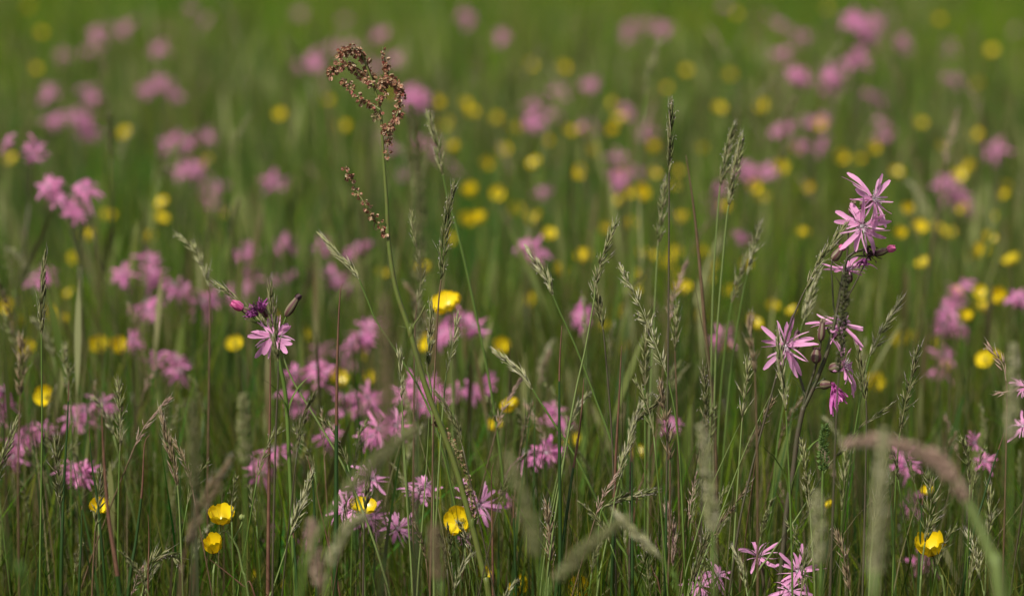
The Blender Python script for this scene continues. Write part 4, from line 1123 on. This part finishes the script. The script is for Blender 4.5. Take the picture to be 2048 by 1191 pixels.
rush('thin green stem, right one of the pair beside the sorrel', 2.5, [(858, 830), (853, 930), (842, 1080), (834, 1191)], 1.4, .02, 'stem_pale', 'stem_pale', 'bare_stem', 'grass stem')
rush('long straight stem slanting from pink blobs towards the middle rushes', 2.52, [(1152, 790), (1130, 900), (1098, 1060), (1080, 1191)], 1.2, .02, 'stem_pale', 'stem_pale', 'bare_stem', 'grass stem')
rush('thin stem crossing the withered grass head', 2.49, [(1550, 770), (1490, 900), (1430, 1060), (1385, 1191)], 1.2, .02, 'stem_pale', 'stem_pale', 'bare_stem', 'grass stem')
rush('thin stem reaching from low rushes to the small bristly head', 2.5, [(1480, 845), (1420, 980), (1390, 1080), (1362, 1191)], 1.2, .02, 'stem_pale', 'stem_pale', 'bare_stem', 'grass stem')


# ------------------------------------------------------------------ more seeding stalks: five kinds, copied
protos = []
for i, (col, style, half, L, h) in enumerate((('head_green', 'loose', 4.4, .045, .40), ('head_dark', 'vernal', 3.6, .05, .44), ('head_pale', 'vernal', 4.0, .04, .38), ('head_brown', 'loose', 4.4, .045, .42), ('head_green', 'vernal', 3.8, .055, .46), ('head_pink', 'loose', 4.5, .05, .42))):
    rt = empty('grass_stalk', (0, 0, 0))
    lean = .03 + .01 * i
    S = [Vector((lean * (t ** 2), 0, h * t)) for t in (0, .25, .5, .75, 1)]
    C = smooth_curve(S, 4)
    MB().tube(C, [(1.0 - .4 * j / (len(C) - 1)) * MM for j in range(len(C))], 5).build('stem', [('stem_green', 'stem_dark', 'stem_pale', 'stem_brown', 'stem_green', 'stem_brown')[i]], rt)
    T = (S[-1] - S[-2]).normalized()
    Hc = [S[-1] + T * L * t + Vector((.25 * L * t * t, 0, -.1 * L * t * t)) for t in (0, .33, .66, 1)]
    head_mb(Hc, style, half * MM, random.Random(i), dens=.9).build('seed_head', [col, 'anther'], rt)
    protos.append((rt, h + L, col))
used = [False] * len(protos)
what_of = {'head_green': 'green seeding grass stalk', 'head_dark': 'dark seeding grass stalk', 'head_pale': 'pale seeding grass stalk', 'head_brown': 'brown seeding grass stalk', 'head_pink': 'reddish seeding grass stalk'}


def scatter(n_, d0, d1, seed):
    rnd = random.Random(seed)
    c = 0
    while c < n_:
        d = d0 + (d1 - d0) * rnd.random() ** 1.1
        x = rnd.uniform(-1, 1) * (.15 * d)
        i = rnd.choice((0, 0, 1, 2, 3, 3, 4, 4, 5))
        pr, hh, col = protos[i]
        s_ = rnd.uniform(.62, 1.0) if d < 3.2 else rnd.uniform(.75, 1.2)
        px, py, _ = pix((x, d, hh * s_))
        if d < 3.2 and (py < (760 if d0 < 2.5 else 480) or (1480 < px < 1760 and py < 900)):
            continue
        o_ = pr if not used[i] else copy_tree(pr)
        used[i] = True
        o_.location = (x, d, 0)
        o_.rotation_euler = (rnd.uniform(-.09, .09), rnd.uniform(-.09, .09), rnd.uniform(0, 6.28))
        o_.scale = (s_,) * 3
        if d < 3.2:
            later(o_, what_of[col], 'grass stalk', 'seeding grass stalks low among the blades', px, py)
        else:
            tag(o_, 'blurred seeding grass stalk beyond the sharp flowers, melting into the green', 'grass stalk', 'blurred seeding grass stalks')
        c += 1


scatter(90, 2.38, 2.85, 5)
scatter(45, 2.7, 3.19, 9)
scatter(110, 3.2, 6.0, 6)

# ------------------------------------------------------------------ labels that say where each blurred thing stands
LAND = [('tall rusty sorrel', 760, 180), ('lower rusty sorrel spray', 725, 400), ('grass-crossed pink robin', 547, 671), ('tall dark grass head', 1340, 280), ('leaning pair of grass heads', 1462, 340),
        ('large pale grass head', 1290, 640), ('sharp many-flowered robin', 1690, 560), ('dark spike by the edge', 84, 590), ('sharp cup-shaped buttercup', 441, 1046), ('fan-crossed buttercup', 1866, 1108),
        ('pink out-of-focus arch', 1850, 910), ('drooping grass beside sorrel', 690, 520), ('crisp dark grass head', 893, 460), ('crisp forked grass head', 1205, 520), ('crossing rush pair', 1130, 900), ('solitary curl-tipped rush', 675, 700)]
ORD = ['nearest', 'second', 'third', 'fourth', 'fifth', 'sixth', 'seventh', 'eighth', 'ninth', 'tenth', 'eleventh', 'twelfth', 'thirteenth', 'fourteenth', 'fifteenth', 'sixteenth']
DIRS = ['right', 'upper right', 'straight above', 'upper left', 'left', 'lower left', 'straight below', 'lower right']
buckets = {}
for o_, what, x, y in PENDING:
    nm, lx, ly = min(LAND, key=lambda l: (l[1] - x) ** 2 + (l[2] - y) ** 2)
    k = int(((math.atan2(ly - y, x - lx) + math.pi / 8) % (2 * math.pi)) / (math.pi / 4))
    buckets.setdefault((what.split(',')[0], nm, DIRS[k]), []).append(((lx - x) ** 2 + (ly - y) ** 2, o_, what))
for (w0, nm, dr), items in buckets.items():
    items.sort(key=lambda a: a[0])
    for i, (_, o_, what) in enumerate(items):
        o_['label'] = f'{what}, {ORD[min(i, 15)]} {dr} {nm}' if dr.startswith('str') else f'{what}, {ORD[min(i, 15)]} {dr} of {nm}'
